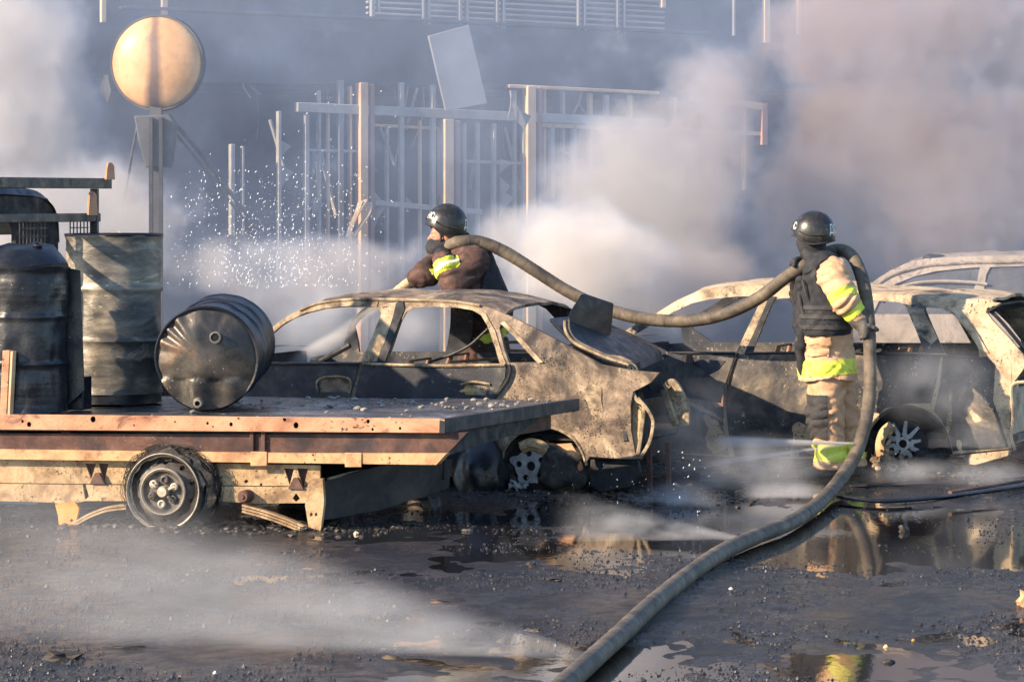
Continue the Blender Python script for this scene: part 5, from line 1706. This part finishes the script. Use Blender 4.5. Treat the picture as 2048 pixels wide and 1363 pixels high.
def jacket2(g):
    a = cap(g, T3(waist + tdir * -.08), T3(chest + tdir * -.09), .160, .140)
    b = cap(g, T3(waist + tdir * .08), T3(chest + tdir * .09), .160, .140)
    sk = cap(g, T3(Q2(966, 715, -.05)), T3(waist), .185, .165)
    arm = [cap(g, T3(shN), T3(elN), .105, .092), cap(g, T3(elN), T3(wrN), .090, .070), cap(g, T3(shF), T3(elF), .10, .085), cap(g, T3(elF), T3(wrF), .085, .066),
           cap(g, T3(chest + Vector((.03, -.07, .05))), T3(shN), .115, .105), cap(g, T3(chest + Vector((0, .08, .05))), T3(shF), .11, .10)]
    d = smin(union([a, b, sk], .06), union(arm, .03), .035)
    d = d + folds(g, .014, 63, 16, 30) + folds(g, .008, 65, 34, 60)
    return np.maximum(d, float(Q2(0, 725).z) - g[2])
o, jv, jf = skin_obj("jacket", M['brown'], f2, jacket2, [chest + Z * .12, Q2(966, 735), wrN, wrF, shN, shF, Q2(900, 700), Q2(1030, 700), elF], .2, .0095)
strip("sleeve_band", M['hivis'], f2, jv, jf, lambda c: along(c, elN, wrN, .48, .98, .115), .006)
strip("sleeve_band_shine", M['band2'], f2, jv, jf, lambda c: along(c, elN, wrN, .64, .82, .115), .010)
strip("hem_band", M['hivis'], f2, jv, jf, lambda c: (c[:, 2] < float(Q2(0, 664).z) + .35 * (c[:, 0] - base2.x)) & (c[:, 2] > float(Q2(0, 684).z) + .35 * (c[:, 0] - base2.x)) & (c[:, 0] > base2.x - .17))
def trous2(g):
    l1 = union([cap(g, T3(hipN), T3(knN), .138, .112), cap(g, T3(knN), T3(anN), .112, .105)], .03)
    l2 = union([cap(g, T3(hipF), T3(knF), .132, .108), cap(g, T3(knF), T3(anF), .108, .105)], .03)
    d = smin(smin(l1, l2, .012), cap(g, T3(pelv + Vector((0, -.05, 0))), T3(pelv + Vector((0, .05, 0))), .15), .05) + folds(g, .012, 77, 14, 34)
    return np.maximum(d, .075 - g[2])
skin_obj("trousers", M['brown'], f2, trous2, [pelv + Z * .12, anN - Z * .1, anF - Z * .1, hipN, hipF], .17, .012)
def vest2(g):
    a = cap(g, T3(Q2(972, 618, -.07)), T3(Q2(944, 528, -.05)), .200, .165)
    b = cap(g, T3(Q2(972, 618, .09)), T3(Q2(938, 522, .08)), .200, .165)
    d = smin(a, b, .05) + folds(g, .005, 81, 18, 26)
    hole = union([cap(g, T3(shN + Vector((-.02, -.12, .02))), T3(elN + Vector((0, -.1, 0))), .150, .16), cap(g, T3(shN + Vector((-.03, -.15, .0))), T3(Q2(905, 600, -.3)), .17)], .03)
    d = np.maximum(d, -hole)
    # open at the front: keep the back and the flank
    d = np.maximum(d, (float(Q2(918, 0).x) - g[0]))
    return np.maximum(d, float(Q2(0, 640).z) - g[2])
skin_obj("vest", M['vest'], f2, vest2, [Q2(900, 490), Q2(1030, 650), shN, shF], .2, .009)
def hood2(g):
    d = union([cap(g, T3(neck + Vector((.03, 0, .03))), T3(neck + Vector((.05, 0, -.03))), .085, .10), cap(g, T3(Q2(898, 492, -.02)), T3(Q2(874, 500, .0)), .075, .072), cap(g, hn(-.02, -.105, -.02), hn(-.075, -.085), .06, .05), cap(g, T3(Q2(926, 476, .02)), T3(Q2(934, 484, .08)), .055, .05)], .04)
    return d + folds(g, .006, 91, 25, 40)
skin_obj("neck_guard", M['vest'], f2, hood2, [Q2(870, 500), Q2(940, 480), neck], .16, .009)
MB().tube(catmull([Q2(880, 462, -.085), Q2(882, 478, -.085), Q2(876, 494, -.06)], 4), .009, 6).build("chin_strap", M['boot'], f2)
for kk, an_, dr in ((0, anN, Vector((-1, -.2, 0))), (1, anF, Vector((-.95, .1, 0)))):
    dr.normalize()
    def bt(g, an_=an_, dr=dr):
        h_ = Vector((an_.x, an_.y, .05)) - dr * .02
        t_ = Vector((an_.x, an_.y, .045)) + dr * .17
        d = union([cap(g, T3(Vector((an_.x, an_.y, .17))), T3(h_ + Z * .03), .06, .055), cap(g, T3(h_), T3(t_), .055, .046)], .03)
        return np.maximum(d, -g[2] + .006)
    skin_obj("boot", M['boot'], f2, bt, [Vector((an_.x, an_.y, .2)), Vector((an_.x, an_.y, 0)) + dr * .2], .09, .012)
c_, a_ = hose_at(878, 500)
glove_obj("glove", M['gloveblack'], f2, gripping(None, wrN, c_, a_, HR * .9, (-.1, -.85, -.2), 1.25), (wrN + (elN - wrN) * .12, wrN + (c_ - wrN) * .5, .076, .066))
c_, a_ = hose_at(834, 557)
glove_obj("glove", M['gloveblack'], f2, gripping(None, wrF + Vector((.02, 0, .03)), c_, a_, HR * .8, (.2, -.7, .6), 1.15), (wrF + (elF - wrF) * .3, wrF, .07, .055))
helmet(headc + Z * .045 + Vector((.018, 0, .028)), (-.985, -.12, 0), -.08, (.150, .126, .150), f2, (math.pi, -.1))

# ================================================================== THINGS LYING ON THE LOT
t = catmull([G(1672, 992, .03), G(1760, 1001, .03), G(1850, 996, .03), G(1950, 984, .03), G(2060, 968, .035), G(2200, 948, .035)], 6)
mb = MB().tube(t, [.008] + [.028] * 4 + [.034] * (len(t) - 5), 8, flat=.45)
tag(mb.build("burnt_bumper_strip", M['drumblack']), "long black burnt bumper strip lying on the wet ground behind the puddle", "car bumper")
t = catmull([G(1900, 984, .07), G(1980, 972, .075), G(2060, 958, .08), G(2180, 938, .08)], 5)
mb = MB().tube(t, .018, 7, flat=.6)
tag(mb.build("charred_trim_bar", M['rustbeam']), "thin rust brown trim bar lying over the black bumper strip", "trim")
t = catmull([G(1700, 972, .015), G(1800, 968, .02), G(1930, 962, .02), G(2060, 950, .02)], 5)
mb = MB().tube(t, .03, 6, flat=.35)
tag(mb.build("sooty_flat_hose", M['dark']), "flattened sooty strip on the ground between estate wheel and bumper strip", "strip")
lumps = [((125, 1322), (.085, .05, .025), "charred flat lump at the puddle's edge nearest the camera, below the mist"), ((1062, 1134), (.030, .03, .024), "small charred lump on the wet ground in the steam-free patch beneath the sedan's reflection"),
         ((1108, 1166), (.045, .025, .014), "thin charred flake just below the small lump on the wet ground"), ((2052, 1212), (.05, .04, .05), "pale and brown chunk of rubble cut off by the picture's edge"),
         ((1462, 1188), (.010, .008, .007), "tiny white crumb lying beside the hose's shadow"), ((1826, 1282), (.008, .008, .009), "tiny orange crumb on the black grit"), ((1772, 1294), (.009, .007, .008), "tiny cream crumb beside the orange one"),
         ((1776, 1324), (.026, .018, .010), "small dark cinder between puddle and grit near the camera"), ((430, 1350), (.009, .008, .008), "small white chip on the dark puddle at the bottom"), ((935, 1062), (.03, .018, .012), "wet scrap glinting on the ground behind the truck tail"),
         ((712, 1068), (.012, .010, .014), "pale broken shard standing by the truck's spring hanger"), ((1808, 1062), (.03, .02, .028), "dark clod by the reflection of the estate"), ((250, 1297), (.09, .03, .012), "flat black flake in the mist fan near the camera"),
         ((740, 1002), (.06, .05, .035), "dark stone lying under the grey guard plate"), ((865, 1020), (.05, .05, .06), "dark block standing in the shade beyond the truck tail")]
mats = ['debris', 'debris', 'debris', 'chassis', 'white', 'orange', 'post', 'debris', 'white', 'rim', 'post', 'debris', 'debris', 'debris', 'darkgrey']
for i, ((px, py), rad, lab) in enumerate(lumps):
    p = G(px, py, 0)
    m = MB().blob((p.x, p.y, max(gh(p.x, p.y), 0) + rad[2] * .4), rad, i + 3, 2, .9)
    tag(m.build("charred_debris" if mats[i] in ('debris', 'rim', 'darkgrey') else "rubble_chip", M[mats[i]], ang=30), lab, "debris", "debris on the wet lot")
# loose ash and scraps along the wrecks
mb = MB()
rr = random.Random(8)
for k in range(900):
    if k % 3 == 0:
        p = SD.pt(rr.uniform(-.4, 1.6), 0, rr.uniform(-.5, .6))
    elif k % 3 == 1:
        p = ES.pt(rr.uniform(-1.8, .8), 0, rr.uniform(-.5, .4))
    else:
        p = T.pt(rr.uniform(-2.3, -.3), 0, rr.uniform(-.35, .5))
    s = rr.choice((.006, .009, .014, .022)) * rr.uniform(.6, 1.2)
    p.z = max(gh(p.x, p.y), 0) + s * .25
    mb.blob(p, (s * 1.5, s * 1.3, s * .7), k, 1)
tag(mb.build("ash_crumbs", M['debris']), "ash and crumbs under the wrecks", None, None, 'stuff')

# ================================================================== SMOKE, STEAM AND SPRAY
class Vol(NT):
    def __init__(self, name):
        self.m = bpy.data.materials.new(name)
        self.m.use_nodes = True
        self.t = self.m.node_tree
        self.t.nodes.clear()
        self._pos = None
        self.out = self.new("OutputMaterial")
        self.pv = self.new("VolumePrincipled")
        self.t.links.new(self.pv.outputs[0], self.out.inputs[1])

    def blob(self, c, r, inner=.25):
        s = self.new("VectorMath", operation='SUBTRACT')
        self.put(s.inputs[0], self.pos())
        s.inputs[1].default_value = c
        m = self.new("VectorMath", operation='DIVIDE')
        self.put(m.inputs[0], s.outputs[0])
        m.inputs[1].default_value = r
        l = self.new("VectorMath", operation='LENGTH')
        self.put(l.inputs[0], m.outputs[0])
        return self.rng(l.outputs[1], inner, 1.0, 1.0, 0.0, True)


def vbox(name, lo, hi, mat):
    m = MB()
    m.par(lo, (hi[0] - lo[0], 0, 0), (0, hi[1] - lo[1], 0), (0, 0, hi[2] - lo[2]))
    return tag(m.build(name, mat, smooth=False), kind='stuff')


# the smoke that hides the building: bluish where thin, cream where thick and sunlit, sooty towards the fire
v = Vol("billowing_smoke")
blobs = [  # x, y, Y (photo pixels, metres), radii in metres, weight
    (-20, 200, 27.2, 1.3, 1.6, 2.0, 1.3), (130, 450, 26.6, 1.8, 1.3, 1.0, .95),
    (620, 545, 26.0, 2.0, 1.2, .60, .72),
    (1170, 520, 24.6, 1.0, .9, .70, 1.05), (1300, 370, 26.6, 1.3, 1.1, 1.05, 1.22), (1060, 470, 26.0, .7, .8, .45, .9), (1430, 190, 27.4, .8, 1.0, .7, .75),
    (1330, 560, 26.2, 1.3, 1.2, .65, 1.0), (1850, 340, 27.8, 2.1, 1.5, 1.7, 1.45), (1850, 60, 27.8, 2.2, 1.3, 1.2, 1.25), (1230, 130, 27.6, .6, .9, .7, .34)]
msk = None
for x, y, Y, a, b, c, wt in blobs:
    k = v.math('MULTIPLY', v.blob(tuple(P(x, y, Y)), (a, b, c)), wt)
    msk = k if msk is None else v.math('MAXIMUM', msk, k)
nz = v.math('ADD', v.math('MULTIPLY', v.noise(1.45, 3.0, .58), .68), v.math('MULTIPLY', v.noise(4.8, 3.0, .62), .32))
d = v.math('ADD', msk, v.math('MULTIPLY', v.math('SUBTRACT', nz, .5), 2.6))
thick = v.rng(d, .34, .92, 0, 1, True)
den = v.math('ADD', v.math('MULTIPLY', thick, 3.8), v.math('MULTIPLY', v.rng(nz, .30, .68), .17))
v.put(v.pv.inputs["Density"], den)
sep = v.new("SeparateXYZ")
v.put(sep.inputs[0], v.pos())
sooty = v.rng(sep.outputs[0], .8, 2.6, 0, 1, True)
warm = v.mix(sooty, (.90, .87, .87), (.70, .58, .55))
v.put(v.pv.inputs["Color"], v.mix(v.rng(thick, .0, .55), (.55, .68, .94), warm))
v.m.cycles.volume_step_rate = 1.35
tag(vbox("smoke", (-5.6, 24.0, .4), (6.2, 29.2, 5.0), v.m), "thick grey and cream smoke drifting before the building", None)


def steam(name, label, lo, hi, blobs, dens, sc=2.6, rate=1.0):
    v = Vol(name + "_vapour")
    msk = None
    for x, y, Y, a, b, c, wt in blobs:
        k = v.math('MULTIPLY', v.blob(tuple(P(x, y, Y)), (a, b, c), .1), wt)
        msk = k if msk is None else v.math('MAXIMUM', msk, k)
    d = v.math('MULTIPLY', msk, v.rng(v.noise(sc, 3, .6), .36, .66, .03, 1.7))
    v.put(v.pv.inputs["Density"], v.math('MULTIPLY', d, dens))
    v.put(v.pv.inputs["Color"], (.86, .89, .95))
    v.m.cycles.volume_step_rate = rate
    return tag(vbox(name, lo, hi, v.m), label, None)


steam("steam", "steam drifting low between the sedan's tail and the standing fireman", (.55, 19.2, .02), (3.6, 21.4, .75),
      ((1390, 850, 21.0, .40, .5, .40, .5), (1480, 930, 20.8, .75, .5, .26, .8), (1350, 1015, 19.8, .40, .4, .2, 1.2), (1570, 990, 20.2, .35, .35, .12, 1.3), (1900, 945, 21.0, .8, .4, .12, .8)), 1.8)


steam("steam", "bluish steam clinging to the estate's rear door", (1.9, 21.0, .25), (4.0, 21.95, 1.25),
      ((1870, 770, 21.5, .55, .4, .36, .7), (1950, 880, 21.4, .4, .3, .2, .5)), 1.3)
steam("steam", "pale steam rising through the sedan's far side", (-1.9, 22.75, .4), (.9, 23.95, 1.6),
      ((620, 640, 23.3, .8, .5, .4, .5), (800, 660, 23.3, .5, .5, .35, .9), (1050, 600, 23.5, .5, .4, .3, .8)), 1.4)


def spray(name, label, src, tip, r0, r1, dens, n0=9.0, fall=.8, wob=2.0, floor=.08):
    """water fanning out of src towards tip: a closed cone whose density thins along the throw"""
    src, tip = Vector(src), Vector(tip)
    L = (tip - src).length
    ax = (tip - src) / L
    v = Vol(name + "_mist")
    s = v.new("VectorMath", operation='SUBTRACT')
    v.put(s.inputs[0], v.pos()); s.inputs[1].default_value = src
    dt = v.new("VectorMath", operation='DOT_PRODUCT')
    v.put(dt.inputs[0], s.outputs[0]); dt.inputs[1].default_value = ax
    t = v.math('DIVIDE', dt.outputs[1], L)
    sc_ = v.new("VectorMath", operation='SCALE')
    sc_.inputs[0].default_value = ax
    v.put(sc_.inputs[3], dt.outputs[1])
    rd = v.new("VectorMath", operation='SUBTRACT')
    v.put(rd.inputs[0], s.outputs[0]); v.put(rd.inputs[1], sc_.outputs[0])
    ln = v.new("VectorMath", operation='LENGTH')
    v.put(ln.inputs[0], rd.outputs[0])
    rad = v.rng(t, 0, 1, r0, r1)
    edge = v.rng(v.math('DIVIDE', ln.outputs[1], rad), .25, .98, 1, 0, True)
    # thinner the farther it has flown
    thin = v.math('DIVIDE', dens, v.math('ADD', .06, v.math('POWER', v.math('MAXIMUM', t, 0.0), fall)))
    end = v.math('MULTIPLY', v.rng(t, .55, 1.0, 1, 0, True), v.rng(t, -.01, .01))
    nz = v.rng(v.noise(n0, 2, .6, v.scaled((.35, .6, 1.0))), .34, .66, floor, wob)
    v.put(v.pv.inputs["Density"], v.math('MULTIPLY', v.math('MULTIPLY', edge, thin), v.math('MULTIPLY', end, nz)))
    v.put(v.pv.inputs["Color"], (.93, .93, .94))
    v.pv.inputs["Anisotropy"].default_value = .15
    v.m.cycles.volume_step_rate = .8 if r1 > .2 else .25
    m = MB()
    m.lathe(src, ax, [(r0, 0), (r1, L)], 20, True, True, warp=lambda p, th, j: Vector((p.x, p.y, max(p.z, .014))))
    o = m.build(name, v.m, smooth=False)
    return tag(o, label, None, None, 'stuff')


_s = G(1188, 1312, .05)
spray("water_spray", "fan of water spraying out of a leak in the nearest hose bend", _s, _s + Vector((-3.4, 1.2, .30)), .014, .90, .30, n0=7.0, fall=1.6, wob=1.5, floor=.4)
_s = G(1474, 1074, .05)
spray("water_spray", "low burst of water leaking from the hose behind the spray fan", _s, _s + Vector((-1.05, .15, .10)), .015, .22, 2.2, fall=.6)
_s = P(1706, 886, 21.1)
spray("water_jet", "thin jet leaking from the hose behind the fireman's shin", _s, _s + Vector((-1.15, -.1, .02)), .008, .07, 26.0, n0=6, fall=.8)
spray("water_jet", "second thin jet from the same leak, dropping to the wet ground", _s, _s + Vector((-1.25, -.1, -.17)), .005, .04, 20.0, n0=6, fall=.8)
_s = P(790, 585, 22.66)
spray("water_jet", "pale water stream shot from the nozzle past the sedan roof", _s, _s + Vector((-.95, -.1, -.72)), .022, .15, 7.0, n0=5, fall=.6)
# drops flung up from the burning goods behind the truck
dv, df = [], []
rr = random.Random(21)
for i in range(1250):
    x = rr.gauss(545, 95); y = 575 - abs(rr.gauss(30, 95))
    if i % 3 == 0:
        x = rr.uniform(370, 720); y = rr.uniform(340, 570)
    if i % 17 == 0:
        x = rr.gauss(700, 60); y = rr.uniform(180, 560)
    if i > 1170:
        x = rr.uniform(1040, 1420); y = rr.uniform(900, 1060)
    Y = rr.uniform(21.9, 24.2) if i <= 1170 else rr.uniform(18.8, 20.2)
    c = P(x, y, Y)
    if c.z < .02 or (y > 585 and i <= 1170): continue
    s = rr.choice((.002, .003, .004, .0052)) * rr.uniform(.7, 1.2)
    an = rr.gauss(.2, .5)
    b = len(dv)
    e = Vector((math.sin(an), 0, math.cos(an)))
    f = Vector((math.cos(an), 0, -math.sin(an)))
    dv += [c + e * s * 2.1, c - e * s * 1.7, c + f * s * .7, c - f * s * .7, c + Vector((0, s * .7, 0)), c - Vector((0, s * .7, 0))]
    df += [tuple(b + k for k in q) for q in ((0, 2, 4), (0, 4, 3), (0, 3, 5), (0, 5, 2), (1, 4, 2), (1, 3, 4), (1, 5, 3), (1, 2, 5))]
n = NT("water_drop")
M['drop'] = n.set(Base_Color=(.75, .78, .82), Roughness=.15, Subsurface_Weight=0.0)
tag(mesh("water_droplets", dv, df, M['drop'], fix=False), "white drops of water flying above the cars", None, None, 'stuff')
